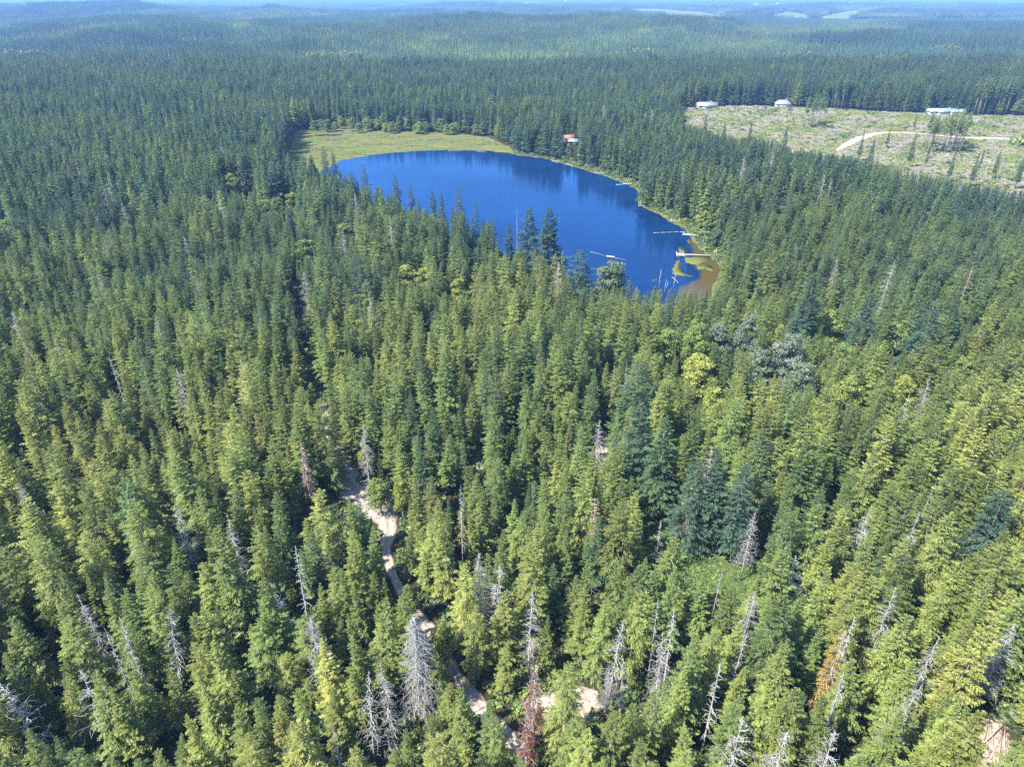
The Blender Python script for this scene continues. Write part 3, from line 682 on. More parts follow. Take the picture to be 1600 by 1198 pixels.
# keep the open views open: crowns that would stand before them are lower, or not there
U0, V0 = proj(TX, TY, TZ); 
def outline_hits(P, s, idx):
    P = np.array(P, float); hit = np.zeros(len(idx), bool); x, y, z, H = TX[idx], TY[idx], TZ[idx], TH[idx]*s
    for q, wf in ((.96, 0), (.85, .7), (.70, .9), (.5, .9), (.35, .9), (.2, .5)):
        rad = 4.2*TW[idx]*s*(1-q)**.68*wf
        u, v = proj(x, y, z+H*q); m = P*1.0
        for sg in ((-1, 1) if wf else (0,)):
            uu = u+sg*rad*FPX/(y*ct+(CAM[2]-z-H*q)*st); hit |= sdf(m, uu, v) < 0
    return hit
scale = np.ones(len(TX)); dead = np.zeros(len(TX), bool)
for P, ymax in ZONES:
    Pn = np.array(P, float); u0, v0 = Pn.min(0); u1, v1 = Pn.max(0)
    ut, vt = proj(TX, TY, TZ+TH)
    idx = np.where((TY < ymax) & (U0 > u0-70) & (U0 < u1+70) & (V0 > v0) & (vt < v1+5) & ~dead)[0]
    if not len(idx): continue
    for s in (1, .88, .76, .64, .52, 0):
        if s == 0: dead[idx] = True; break
        s_eff = np.minimum(scale[idx], s); hold = scale[idx].copy()
        h = outline_hits(P, 1, idx) if s == 1 else outline_hits(P, s, idx)
        scale[idx[~h]] = s_eff[~h]; idx = idx[h]
        if not len(idx): break
TH = TH*scale; TW = TW*np.sqrt(scale)
keep = ~dead
TX, TY, TZ, TH, TW, TI, TV, VAR, ROT = [a[keep] for a in (TX, TY, TZ, TH, TW, TI, TV, VAR, ROT)]
UB, VB = proj(TX, TY, TZ+TH*.6)
inv = (UB > -60) & (UB < 1660) & (VB < 1260)
near_rank = np.argsort(np.where(inv & (VB < 1190) & (UB > 5) & (UB < 1595), np.hypot(TY, CAM[2]-TZ)/TH*25, 1e9))
single = np.zeros(len(TX), bool); single[near_rank[:270]] = True

# ------------------------------------------------------------------ copies of things
def tree(name, parts, loc, rz, sc, tint, tone, label, cat, group=None):
    e = empty(name, loc, rz, sc, label=label, category=cat)
    if group: e['group'] = group
    for pn, me in parts:
        o = obj(pn, me, e); o['tint'] = float(tint); o['tone'] = float(tone)
    return e
# landmarks that labels can point to (px of the photograph)
LM = [(660,1060,'huge shaggy white snag'),(600,800,'road bend'),(885,1100,'bare clearing'),(1130,880,'green meadow'),(825,1130,'dark red dead conifer'),(1322,1000,'orange conifer'),(1162,1150,'grand bare white snag'),
      (1400,1090,'crooked white snag'),(1585,1000,'pale dying right-edge tree'),(1530,1160,'pinkish slash pile'),(598,1060,'tall grey dead fir'),(458,860,'white branching dead top'),(350,815,'grey spike by the bend'),
      (240,985,'tangled grey dead limbs'),(125,1070,'wide bare limbs'),(25,760,'left grey brush'),(517,1155,'bottom white spike'),(1040,1020,'tall grey snag'),(830,950,'grey dying top'),
      (720,1020,'lower gravel road'),(5,1190,'bottom left corner'),(1595,1190,'bottom right corner'),(300,1190,'left bottom edge'),(650,1195,'middle bottom edge'),(1000,1190,'right bottom edge'),(1360,800,'curling tan dead crown'),(1500,880,'right edge woods'),(760,880,'grey brush top'),(200,800,'left foreground woods')]
ORD = ['nearest', 'second nearest', 'third nearest', 'fourth nearest', 'fifth nearest', 'sixth nearest', 'seventh nearest', 'eighth nearest', 'ninth nearest', 'tenth nearest', 'eleventh nearest', 'twelfth nearest', 'thirteenth nearest', 'fourteenth nearest', 'fifteenth nearest', 'sixteenth nearest', 'seventeenth nearest', 'eighteenth nearest']
ids = np.where(single)[0]; cells = {}
for i in ids:
    u, v = UB[i], VB[i]; d = [(u-a)**2+(v-b)**2 for a, b, _ in LM]; k = int(np.argmin(d)); a, b, nm = LM[k]
    side = ('left' if u < a else 'right') if abs(u-a) > abs(v-b) else ('far' if v < b else 'near')
    tone = 'dark green' if TI[i] < .45 else ('mid green' if TI[i] < .6 else ('yellow-green' if TI[i] < .76 else 'pale yellow-green'))
    cells.setdefault((tone, nm, side), []).append((d[k], i))
label_of = {}
for (tone, nm, side), L in cells.items():
    for q, (_, i) in enumerate(sorted(L)):
        label_of[i] = f"{tone} conifer {ORD[min(q, 17)]} to the {nm}, {side} side"
SRC = {}
for i in ids:
    s = TH[i]/28; cr, tk = CON[VAR[i]]
    e = tree('conifer', [('trunk', tk), ('crown', cr)], (TX[i], TY[i], TZ[i]), ROT[i], (s*TW[i], s*TW[i], s), TI[i], TV[i], label_of[i], 'tree', 'conifers of the near forest')
    e.rotation_euler = (random.gauss(0, .04), random.gauss(0, .04), ROT[i])
    SRC.setdefault(int(VAR[i]), (e.children[0], e.children[1]))
# hero conifers, dead trees, leafy trees
def set_variants():
    S = {}
    S['thin'] = [snag_meshes(20+i, 25, 1.5, 60, 2, .5, .2) for i in range(3)]
    S['white'] = [snag_meshes(30+i, 25, 1.9, 60, 2, .35, .3, thick=.08, broken=True, mat=M_SNAGW) for i in range(3)]
    S['dense'] = [snag_meshes(40+i, 25, 2.5, 170, 3, .7, .24, cb=.1, thick=.05) for i in range(3)]
    S['lean'] = [snag_meshes(50+i, 25, 2.6, 95, 3, .6, .22, thick=.06, curl=.25) for i in range(3)]
    S['bushy'] = [snag_meshes(60+i, 22, 3.0, 150, 4, -.15, .22, cb=.2, thick=.045, curl=.4) for i in range(3)]
    S['grand'] = [snag_meshes(70+i, 25, 3.9, 75, 4, .05, .28, cb=.15, thick=.085, curl=.3) for i in range(3)]
    S['shaggy'] = [snag_meshes(80, 27, 4.8, 680, 4, .75, .32, cb=.06, thick=.065, curl=.45, mat=M_SNAGW)]
    S['pole'] = [snag_meshes(85, 27, .9, 14, 0, .1, .16, cb=.5, thick=.04)]
    mp = simple('reddish_dead_wood', (0.34, 0.24, 0.22), (0.55, 0.42, 0.40), 1.5)
    S['pink'] = [snag_meshes(88, 27, 2.8, 170, 4, .5, .24, cb=.15, thick=.05, curl=.3, mat=mp)]
    return S
SN = set_variants(); HS = {'thin': 25, 'white': 25, 'dense': 25, 'lean': 25, 'bushy': 22, 'grand': 25, 'shaggy': 27, 'pole': 27, 'pink': 27}
BR = [broad_meshes(200+i, 15, 4.2, 7000, .21, 46+i*6) for i in range(4)]
RU = []
for i in range(2):
    V, F, A, _ = conifer(400+i, H=25, R=2.7, nb=150, nbl=6, bw=.10, droop=.45, gappy=.35)
    t_, b_ = snag_meshes(420+i, 25, 2.6, 90, 2, .5, .22, thick=.05, mat=M_DEADTWIG)
    RU.append((mesh('dead_needle_crown', V, F, [M_RUST], None, {'spray': ('POINT', A)}), t_, b_))
for k, it in enumerate(ITEMS):
    loc = (it['x'], it['y'], it['z']); rz = (k*2.4) % 6.28
    if it['t'] == 'snag':
        vs = SN[it['kind']]; tr_, brn = vs[k % len(vs)]; s = it['H']/HS[it['kind']]
        e = tree('dead_tree', [('trunk', tr_), ('branches', brn)], loc, rz, s, .5, .5, it['words'], 'dead tree', 'dead snags in the forest')
        if it['kind'] == 'lean': e.rotation_euler = (math.radians(5*math.sin(k)), math.radians(6*math.cos(k*2)), rz)
    elif it['t'] == 'rust':
        c_, t_, b_ = RU[k % 2]; s = it['H']/25
        tree('dying_conifer', [('trunk', t_), ('branches', b_), ('crown', c_)], loc, rz, (s*1.15, s*1.15, s), it['tint'], .7, it['words'], 'tree', 'rusty dying conifers')
    elif it['t'] == 'broad':
        c_, t_ = BR[k % 4]; s = it['H']/15; sx = it['R']/4.2
        tree('leafy_tree', [('trunk', t_), ('crown', c_)], loc, rz, (sx, sx, s), it['tint'], .6, it['words'], 'tree', 'leafy trees among the conifers')
    else:
        c_, t_ = CON[k % NV]; s = it['H']/28
        tree('conifer', [('trunk', t_), ('crown', c_)], loc, rz, (s*it['R'], s*it['R'], s), it['tint'], .45, it['words'], 'tree', 'conifers of the near forest')

LM2 = LM+[(372,300,'bright yellow maple, upper left'),(1200,560,'grey cottonwoods'),(645,420,'yellow-green maple below the shore firs'),(1460,500,'wide blue-grey fir'),(1100,570,'bright yellow maple, middle right'),(575,480,'one-sided grey dead fir'),
   (20,510,'herringbone dead fir'),(240,515,'fishbone dead fir'),(1450,610,'dark leaning spires'),(1005,640,'largest spreading dark fir'),(850,340,'tall fir pair at the lake'),(1300,300,'lower clearcut edge'),(150,330,'upper left woods'),(520,640,'shaded road'),(1515,425,'small red top, upper right')]
cand = np.where((~single) & (TY > 150) & (TY < 620) & inv & (VAR == 2) & (UB > 20) & (UB < 1580))[0]
cand = RNG.choice(cand, 95, replace=False); drop = np.zeros(len(TX), bool); drop[cand] = True; cells = {}
for i in cand:
    d = [(UB[i]-a)**2+(VB[i]-b)**2 for a, b, _ in LM2]; k = int(np.argmin(d)); a, b, nm = LM2[k]; side = ('left' if UB[i] < a else 'right') if abs(UB[i]-a) > abs(VB[i]-b) else ('far' if VB[i] < b else 'near')
    cells.setdefault((nm, side), []).append((d[k], i))
for (nm, side), L in cells.items():
    for q, (_, i) in enumerate(sorted(L)):
        kd = ['thin', 'dense', 'lean', 'bushy'][i % 4]; tr_, brn = SN[kd][i % 3]; sc_ = TH[i]*1.06/HS[kd]
        tree('dead_tree', [('trunk', tr_), ('branches', brn)], (TX[i], TY[i], TZ[i]), ROT[i], sc_, .5, .5, f'small grey dead tree {ORD[min(q, 17)]} to the {nm}, {side} side', 'dead tree', 'dead snags in the forest')
# ------------------------------------------------------------------ the rest of the forest: one object
def points_obj(name, P, attrs):
    me = bpy.data.meshes.new(name); me.vertices.add(len(P)); me.vertices.foreach_set('co', np.asarray(P, np.float32).ravel())
    for k, a in attrs.items():
        a = np.asarray(a)
        if a.ndim == 2: at = me.attributes.new(k, 'FLOAT_VECTOR', 'POINT'); at.data.foreach_set('vector', a.astype(np.float32).ravel())
        elif a.dtype.kind == 'i': at = me.attributes.new(k, 'INT', 'POINT'); at.data.foreach_set('value', a.astype(np.int32))
        else: at = me.attributes.new(k, 'FLOAT', 'POINT'); at.data.foreach_set('value', a.astype(np.float32))
    return obj(name, me, kind='stuff')
def scatter(o, sets):
    """sets: list of lists of object tuples; point attribute 'pick' = set*100 + index"""
    g = bpy.data.node_groups.new(o.name+'_scatter', 'GeometryNodeTree')
    g.interface.new_socket('Geometry', in_out='INPUT', socket_type='NodeSocketGeometry'); g.interface.new_socket('Geometry', in_out='OUTPUT', socket_type='NodeSocketGeometry')
    gi = g.nodes.new('NodeGroupInput'); go = g.nodes.new('NodeGroupOutput'); jo = g.nodes.new('GeometryNodeJoinGeometry')
    def na(name, typ):
        n = g.nodes.new('GeometryNodeInputNamedAttribute'); n.data_type = typ; n.inputs[0].default_value = name; return n.outputs[0]
    pick = na('pick', 'INT'); scl = na('size', 'FLOAT_VECTOR'); rot = na('turn', 'FLOAT_VECTOR')
    for si, variants in enumerate(sets):
        gti = g.nodes.new('GeometryNodeGeometryToInstance')
        for tup in variants:
            j = g.nodes.new('GeometryNodeJoinGeometry')
            for ob in tup:
                oi = g.nodes.new('GeometryNodeObjectInfo'); oi.transform_space = 'ORIGINAL'; oi.inputs[0].default_value = ob
                g.links.new(oi.outputs['Geometry'], j.inputs[0])
            g.links.new(j.outputs[0], gti.inputs[0])
        iop = g.nodes.new('GeometryNodeInstanceOnPoints'); iop.inputs['Pick Instance'].default_value = True
        c1 = g.nodes.new('FunctionNodeCompare'); c1.data_type = 'INT'; c1.operation = 'EQUAL'
        dv = g.nodes.new('ShaderNodeMath'); dv.operation = 'DIVIDE'; dv.inputs[1].default_value = 100; g.links.new(pick, dv.inputs[0])
        fl = g.nodes.new('ShaderNodeMath'); fl.operation = 'FLOOR'; g.links.new(dv.outputs[0], fl.inputs[0])
        g.links.new(fl.outputs[0], c1.inputs[2]); c1.inputs[3].default_value = si
        md = g.nodes.new('ShaderNodeMath'); md.operation = 'MODULO'; md.inputs[1].default_value = 100; g.links.new(pick, md.inputs[0])
        g.links.new(gi.outputs[0], iop.inputs['Points']); g.links.new(c1.outputs[0], iop.inputs['Selection']); g.links.new(gti.outputs[0], iop.inputs['Instance'])
        g.links.new(md.outputs[0], iop.inputs['Instance Index']); g.links.new(scl, iop.inputs['Scale'])
        e2r = g.nodes.new('FunctionNodeEulerToRotation'); g.links.new(rot, e2r.inputs[0]); g.links.new(e2r.outputs[0], iop.inputs['Rotation'])
        g.links.new(iop.outputs[0], jo.inputs[0])
    g.links.new(jo.outputs[0], go.inputs[0])
    m = o.modifiers.new('scatter', 'NODES'); m.node_group = g
rest = ~single & ~drop
sv = TH[rest]/28; far_ = TY[rest] > 330
pk = np.where(far_, 100+(VAR[rest] % 6), VAR[rest]).astype(int)
lf = ((wob(TX[rest], TY[rest], 48, 12)+.35*RNG.normal(size=rest.sum())) > .84) & (TY[rest] > 200) 
pk = np.where(lf, 200+(VAR[rest] % 4), pk); sv = np.where(lf, sv*1.15, sv); TI[rest] = np.where(lf, RNG.uniform(.1, .8, rest.sum()), TI[rest])
for q in range(NV):
    if q not in SRC:
        SRC[q] = (obj('trunk', CON[q][1], link=False), obj('crown', CON[q][0], link=False))
fo = points_obj('forest', np.stack([TX[rest], TY[rest], TZ[rest]], 1), {'pick': pk, 'size': np.stack([sv*TW[rest], sv*TW[rest], sv], 1),
      'turn': np.stack([RNG.normal(size=len(sv))*.045, RNG.normal(size=len(sv))*.045, ROT[rest]], 1), 'tint': TI[rest], 'tone': TV[rest]})
scatter(fo, [[SRC[q] for q in range(NV)], [(m_,) for m_ in MID], [(obj('trunk', t_, link=False), obj('crown', c_, link=False)) for c_, t_ in BR]])
fo['label'] = 'dense conifer forest covering the land round the lake'
# far forest in stands
PX = []; PY = []; y = 1150.0; r = np.random.default_rng(9)
while y < 7600:
    st_ = 40 if y < 4200 else 62
    xs = np.arange(-.80*y-60, .80*y+60, st_); PX.append(xs+r.uniform(-8, 8, len(xs))); PY.append(np.full(len(xs), y)+r.uniform(-8, 8, len(xs))); y += st_*.95
PX = np.concatenate(PX); PY = np.concatenate(PY); ok = sdf(CLEAR, PX, PY) > 20
for f in FIELDS: ok &= sdf(f, PX, PY) > 22
PZ = height(PX, PY)
# leave out slopes that face away and lie behind a ridge
def hidden(x, y, z):
    hid = np.zeros(len(x), bool)
    for q in np.linspace(.3, .97, 34):
        hx, hy = x*q, y*q; zz = CAM[2]+(z+30-CAM[2])*q; hid |= (height(hx, hy)+np.where(hy > 900, 14, 0)) > zz+10
    return hid
ok &= ~hidden(PX, PY, PZ)
PX, PY, PZ = PX[ok], PY[ok], PZ[ok]; n = len(PX)
big = np.where(PY < 4200, 1.0, 1.5)
hs = np.clip(1+.16*wob(PX, PY, 160, 5)+r.normal(size=n)*.05, .7, 1.3)
leafy = (wob(PX, PY, 95, 7)+.5*wob(PX, PY, 40, 8) > .88) & (PY < 3300)
pk2 = np.where(leafy, 100+r.integers(0, 2, n), r.integers(0, 5, n))
stand = np.sign(wob(PX, PY*.6, 230, 9)-.1)+.6*np.sign(wob(PX, PY*.5, 130, 3))
hs = np.clip(hs*(1+.17*stand), .55, 1.5)
df = points_obj('distant_forest', np.stack([PX, PY, PZ-1], 1), {'pick': pk2, 'size': np.stack([big, big, hs], 1), 'turn': np.stack([0*hs, 0*hs, r.uniform(0, 6.28, n)], 1),
      'tint': np.clip(.24+.17*wob(PX, PY, 260, 1)-.09*stand+r.normal(size=n)*.07+.3*leafy, 0, 1), 'tone': np.clip(.48+.38*wob(PX, PY, 120, 4)+r.normal(size=n)*.14, 0, 1)})
df['label'] = 'far conifer forest reaching over the hills to the horizon'
scatter(df, [[(p,) for p in PATCH], [(p,) for p in LPATCH]])
print('trees', len(TX), 'patches', n)
# ------------------------------------------------------------------ low growth, slash
def shrub_src(seed, n=60, leaf=.28, mat=None, h=.8):
    r = np.random.default_rng(seed); d = r.normal(size=(n, 3)); d /= np.linalg.norm(d, axis=1)[:, None]; d[:, 2] = np.abs(d[:, 2])
    P = d*np.array([1, 1, h])*(.5+.55*r.random(n))[:, None]; nv = d+r.normal(size=(n, 3))*.6; nv /= np.linalg.norm(nv, axis=1)[:, None]
    a = np.cross(nv, r.normal(size=(n, 3))); a /= np.linalg.norm(a, axis=1)[:, None]; b = np.cross(nv, a); s = (leaf*(.6+.8*r.random(n)))[:, None]
    V = np.stack([P-a*s, P-b*s*.6, P+a*s, P+b*s*.6], 1).reshape(-1, 3)
    return obj('shrub', mesh('shrub', V, np.arange(4*n).reshape(-1, 4), [mat or M_BLEAF], None, {'spray': ('POINT', np.repeat(r.random(n), 4))}), link=False)
M_SLASH = simple('slash_wood', (0.13, 0.105, 0.085), (0.40, 0.35, 0.30), 1.2)
M_GREYBARK = simple('grey_bark', (0.13, 0.115, 0.10), (0.27, 0.245, 0.22), 1.2)
def slash_src(seed, n=7, spread=1.6, mat=None):
    r = random.Random(seed); g = Geo()
    for i in range(n):
        a = r.random()*6.28; l = r.uniform(.8, 2.6); x, y = r.uniform(-spread, spread), r.uniform(-spread, spread); z = r.uniform(.05, .5); e = r.gauss(0, .2)
        g.tube([(x, y, z), (x+l*math.cos(a), y+l*math.sin(a), max(.05, z+l*e))], [r.uniform(.07, .17), .05], 4, 0)
    return obj('slash', g.mesh('slash', [mat or M_SLASH]), link=False)
SHR = [shrub_src(700+i) for i in range(4)]; SLA = [slash_src(720+i) for i in range(4)]
def jit(poly, step, y1=None, seed=5):
    P = np.array(poly); x0, y0 = P.min(0); x1, y1_ = P.max(0); r = np.random.default_rng(seed)
    X, Y = np.meshgrid(np.arange(x0, x1, step), np.arange(y0, y1_, step)); X = X.ravel()+r.uniform(-.5, .5, X.size)*step; Y = Y.ravel()+r.uniform(-.5, .5, Y.size)*step
    k = sdf(poly, X, Y) < 0; return X[k], Y[k], r
def scat(name, X, Y, r, size, tint, sets, label, pick=None, flat_=1.0, jit_=.5):
    n = len(X); s = np.asarray(size)*np.exp(r.normal(size=n)*.3*jit_*2); Z = height(X, Y)
    o = points_obj(name, np.stack([X, Y, Z], 1), {'pick': pick if pick is not None else r.integers(0, len(sets[0]), n), 'size': np.stack([s, s, s*flat_], 1), 'turn': np.stack([0*s, 0*s, r.uniform(0, 6.28, n)], 1),
        'tint': np.clip(tint, 0, 1), 'tone': np.clip(.5+.25*r.normal(size=n), 0, 1)})
    o['label'] = label; scatter(o, sets); return o
X, Y, r = jit(CLEAR, 2.5)
d2 = np.hypot(X[:, None]-R2[None, ::3, 0], Y[:, None]-R2[None, ::3, 1]).min(1); k = d2 > 4.5; X, Y = X[k], Y[k]
den = wob(X, Y, 14, 1)+.6*wob(X, Y, 5, 2); issl = den+r.normal(size=len(X))*.5 > .10
scat('clearcut_brush', X[~issl], Y[~issl], r, .95, .70+.25*wob(X[~issl], Y[~issl], 20, 3)+r.normal(size=(~issl).sum())*.18, [[(s_,) for s_ in SHR]], 'low green and yellow brush sprouting over the clearcut', flat_=.8)
scat('logging_slash', X[issl], Y[issl], r, .95, np.full(issl.sum(), .5), [[(s_,) for s_ in SLA]], 'grey and brown logging slash strewn over the clearcut')
Xb, Yb, r = jit(CLEAR, 9.0, seed=31); k = (np.hypot(Xb[:, None]-R2[None, ::3, 0], Yb[:, None]-R2[None, ::3, 1]).min(1) > 6) & (r.random(len(Xb)) < .6); Xb, Yb = Xb[k], Yb[k]
scat('clearcut_thickets', Xb, Yb, r, 1.7, .25+r.random(len(Xb))*.5, [[(s_,) for s_ in SHR]], 'darker leafy thickets dotted over the clearcut', flat_=.9)
X, Y, r = jit(MEADOW+[], 1.0, seed=6); X2, Y2, _ = jit(MEADOW2, 1.0, seed=7); X = np.concatenate([X, X2]); Y = np.concatenate([Y, Y2])
scat('meadow_brush', X, Y, r, .62, .50+r.normal(size=len(X))*.1, [[(s_,) for s_ in SHR]], 'bright green bramble filling the small meadow', flat_=.6)
Xu, Yu = grid_pts(45, 330, 2.0, seed=8); r = np.random.default_rng(8)
k = (seg_dist(R1, Xu, Yu) > np.where(Yu > 118, 3.2, 1.9)) & (r.random(len(Xu)) < .93)
for b in (LAKE, MEADOW, MEADOW2, BARE, BARE2, BARE3, BARE4): k &= sdf(b, Xu, Yu) > .3
Xu, Yu = Xu[k], Yu[k]
scat('undergrowth', Xu, Yu, r, 1.15, .42+.2*wob(Xu, Yu, 12)+r.normal(size=len(Xu))*.15, [[(s_,) for s_ in SHR]], 'green undergrowth on the forest floor', flat_=.9)
X, Y, r = jit(MARSH, 2.2, seed=12); k = (sdf(LAKE, X, Y) > 1.2); X, Y = X[k], Y[k]; k = (wob(X, Y*2.2, 16, 4)+r.normal(size=len(X))*.3) > .40
scat('marsh_sedge', X[k], Y[k], r, .75, .32+.38*wob(X[k], Y[k]*2.4, 22, 6)+r.normal(size=k.sum())*.16, [[(s_,) for s_ in SHR]], 'tufts of sedge and low heath on the marsh', flat_=.45)
LKO = [(x_*1.0, y_*1.0) for x_, y_ in LAKE]
X, Y, r = jit([(lx0, ly0), (lx1, ly0), (lx1, ly1), (lx0, ly1)], 1.5, seed=15); dd = sdf(LAKE, X, Y)+wob(X, Y, 9)*1.4
k = (dd > .3) & (dd < 8.5+3*wob(X, Y, 12, 3)) & (r.random(len(X)) < .75) & (sdf(MARSH, X, Y) > 0); X, Y, dd = X[k], Y[k], dd[k]
scat('shore_brush', X, Y, r, .55+.10*dd, .45+.3*wob(X, Y, 8, 6)+r.normal(size=len(X))*.16, [[(s_,) for s_ in SHR]], 'uneven green and yellow brush along the lake shore', flat_=1.1)
# loose sticks at the bare spots
Xs = []; Ys = []
for b in BARES:
    x_, y_, r = jit(b, 1.9, seed=13); Xs.append(x_); Ys.append(y_)
Xs = np.concatenate(Xs); Ys = np.concatenate(Ys); k = (r.random(len(Xs)) < .42) & (seg_dist(R1, Xs, Ys) > 3)
scat('loose_branches', Xs[k], Ys[k], r, .6, np.full(k.sum(), .5), [[(s_,) for s_ in SLA]], 'broken branches lying on the bare ground')
# pinkish poles of the slash pile, bottom right
cx_, cy_ = unproj(1532, 1150); cz_ = float(height(cx_, cy_)); rr = random.Random(4)
M_POLE = simple('peeled_poles', (0.26, 0.18, 0.15), (0.42, 0.32, 0.27), 1.0)
e = empty('slash_pile', (cx_, cy_, cz_), .9, label='pinkish pile of felled bare poles at the bottom right corner', category='slash pile')
for i in range(16):
    g = Geo(); a = rr.gauss(0, .22); l = rr.uniform(4.5, 8.5); x0 = rr.uniform(-1.5, 1.5); y0 = (i-8)*.42; z0 = .15+.25*(i % 3)
    g.tube([(x0-l/2*math.cos(a), y0-l/2*math.sin(a), z0), (x0, y0, z0+.05), (x0+l/2*math.cos(a), y0+l/2*math.sin(a), z0+rr.uniform(-.05, .3))], [.13, .11, .05], 5)
    obj('pole', g.mesh('pole', [M_POLE]), e)

# ------------------------------------------------------------------ retained trees of the clearcut and the stems of its far edge
THIN = []
for i in range(4):
    V, F, A, _ = conifer(600+i, H=27, R=2.3, cb=.50+.04*i, nb=75, nbl=4, droop=.2, bw=.30, power=.6, gappy=.15)
    g = Geo(); g.tube([(0, 0, -.5), (.1, 0, 9), (0, .1, 18), (0, 0, 26)], [.26, .22, .15, .04], 5)
    rr = random.Random(i)
    for q in range(12):
        z = rr.uniform(7, 15); a = rr.random()*6.28; g.tube([(0, 0, z), (math.cos(a)*.9, math.sin(a)*.9, z-.2)], [.05, .02], 3, 0, False)
    THIN.append((mesh('thin_crown', V, F, [M_NEEDLE], None, {'spray': ('POINT', A)}), g.mesh('thin_trunk', [M_GREYBARK])))
rr = random.Random(21); kt = 0
def thin(u, v, H, tint, label, group):
    global kt
    x, y = unproj(u, v); z = float(height(x, y)); c_, t_ = THIN[kt % 4]; s = H/27
    tree('slender_tree', [('trunk', t_), ('crown', c_)], (x, y, z), rr.random()*6.28, (s, s, s), tint, .7, label, 'tree', group); kt += 1
for i in range(38): thin(1442+rr.random()*62, 226+rr.random()*15, rr.uniform(23, 30), rr.uniform(.45, .75), 'bare-stemmed slender tree of the dense clump left standing beside the dirt road', 'slender trees of the dense clump')
for i in range(12): thin(1254+rr.random()*36, 192+rr.random()*11, rr.uniform(22, 29), rr.uniform(.3, .5), 'slender tree of the small sparse clump in the left of the clearcut', 'slender trees of the sparse clump')
for i in range(26): thin(1516+rr.random()*58, 176+rr.random()*5, rr.uniform(30, 36), rr.uniform(.3, .5), 'tall bare-stemmed tree at the far clearcut edge right of the long blue house', 'edge trees right of the long house')
for i in range(44): thin(1290+rr.random()*115, 166+rr.random()*5, rr.uniform(28, 34), rr.uniform(.1, .35), 'tall dark-stemmed tree at the far clearcut edge left of the long blue house', 'edge trees left of the long house')
for i, (u, v, H, ti_, lb) in enumerate([(1340, 252, 22, .1, 'narrow dark fir by the left end of the pale dirt road'), (1356, 262, 20, .15, 'dark narrow fir just right of another below the dirt road'), (1384, 232, 16, .1, 'thin dark fir above the trees, middle of the clearcut'),
      (1427, 203, 13, .2, 'small dark fir alone on the upper clearcut'), (1445, 262, 15, .1, 'short bushy dark fir below the dense slender clump'), (1418, 262, 24, .2, 'fir standing left below the dense slender clump'),
      (1168, 236, 24, .05, 'tall dark fir at the left lower side of the clearcut'), (1128, 235, 22, .05, 'dark fir at the lower left clearcut corner'), (1222, 246, 24, .05, 'dark fir before the middle of the clearcut'), (1100, 215, 20, .1, 'narrow fir by the left end of the clearcut'),
      (1480, 285, 22, .2, 'fir among thin growth at the lower clearcut'), (1515, 292, 22, .3, 'fir in the thin growth near the right edge'), (1550, 280, 20, .35, 'small fir near the right edge of the clearcut'), (1585, 296, 24, .3, 'fir at the far right edge of the clearcut'), (1530, 262, 14, .2, 'small dark fir on the right clearcut slope')]):
    x, y = unproj(u, v); c_, t_ = CON[(3*i+2) % NV]; s = H/28
    tree('conifer', [('trunk', t_), ('crown', c_)], (x, y, float(height(x, y))), i*1.7, (s*.8, s*.8, s), ti_, .5, lb, 'tree', 'scattered firs of the clearcut')
for i in range(26):
    u = 1400+rr.random()*195; v = 268+rr.random()*30; x, y = unproj(u, v); tr_, brn = SN['thin'][i % 3]; s = rr.uniform(.5, .8)
    tree('dead_tree', [('trunk', tr_), ('branches', brn)], (x, y, float(height(x, y))), i, s, .5, .5, 'thin pale dead stem standing in the lower right of the clearcut', 'dead tree', 'dead stems of the lower clearcut')
# small tree tops: shrubs behind the marsh and along the shore
rows = [(505+i*9.6+rr.uniform(-2, 2), 203+3.2*math.sin(i*1.3)+i*.25, 11+rr.uniform(-2.5, 3), 5.0, .45+.45*rr.random()) for i in range(30)]
NUM = ['first', 'second', 'third', 'fourth', 'fifth', 'sixth', 'seventh', 'eighth', 'ninth', 'tenth', 'eleventh', 'twelfth', 'thirteenth', 'fourteenth', 'fifteenth', 'sixteenth', 'seventeenth', 'eighteenth', 'nineteenth', 'twentieth']
def num(i): return NUM[i] if i < 20 else ('twenty-'+NUM[i-20] if i < 29 else 'thirtieth')
def bush(u, v, H, Rr, ti_, lb, grp):
    x, y = unproj(u, v); c_, t_ = BR[int(u) % 4]
    tree('bush', [('stem', t_), ('leaves', c_)], (x, y, float(height(x, y))-.16*H), u, (Rr/4.2, Rr/4.2, H/12), ti_, .6, lb, 'bush', grp)
for i, (u, v, H, Rr, ti_) in enumerate(rows): bush(u, v, H, Rr, ti_, f'{num(i)} bush from the left in the leafy row behind the marsh', 'bushes behind the marsh')
SH = [(935,270),(948,275),(957,277),(970,281),(985,288),(996,293),(1008,300),(1010,310),(1006,318),(1016,325),(1030,331),(1044,337),(1058,344),(1068,352),(1078,358),(1090,364),(1100,372),(1108,380),(1118,388),(1125,396),(905,262),(890,257),(920,266),(878,254)]
for i, (u, v) in enumerate(sorted(SH)): bush(u+3, v-3, rr.uniform(2.5, 4.5), rr.uniform(2.0, 3.2), rr.uniform(.45, .85), f'{num(i)} bush from the left along the right lake shore', 'bushes on the lake shore')

x, y = unproj(1016, 313); tr_, brn = SN['white'][0]; e = tree('dead_tree', [('trunk', tr_), ('branches', brn)], (x, y, float(height(x, y))), 1, .75, .5, .5, 'white leaning dead trunk on the far right shore', 'dead tree', 'dead snags in the forest'); e.rotation_euler = (0, math.radians(10), 1)
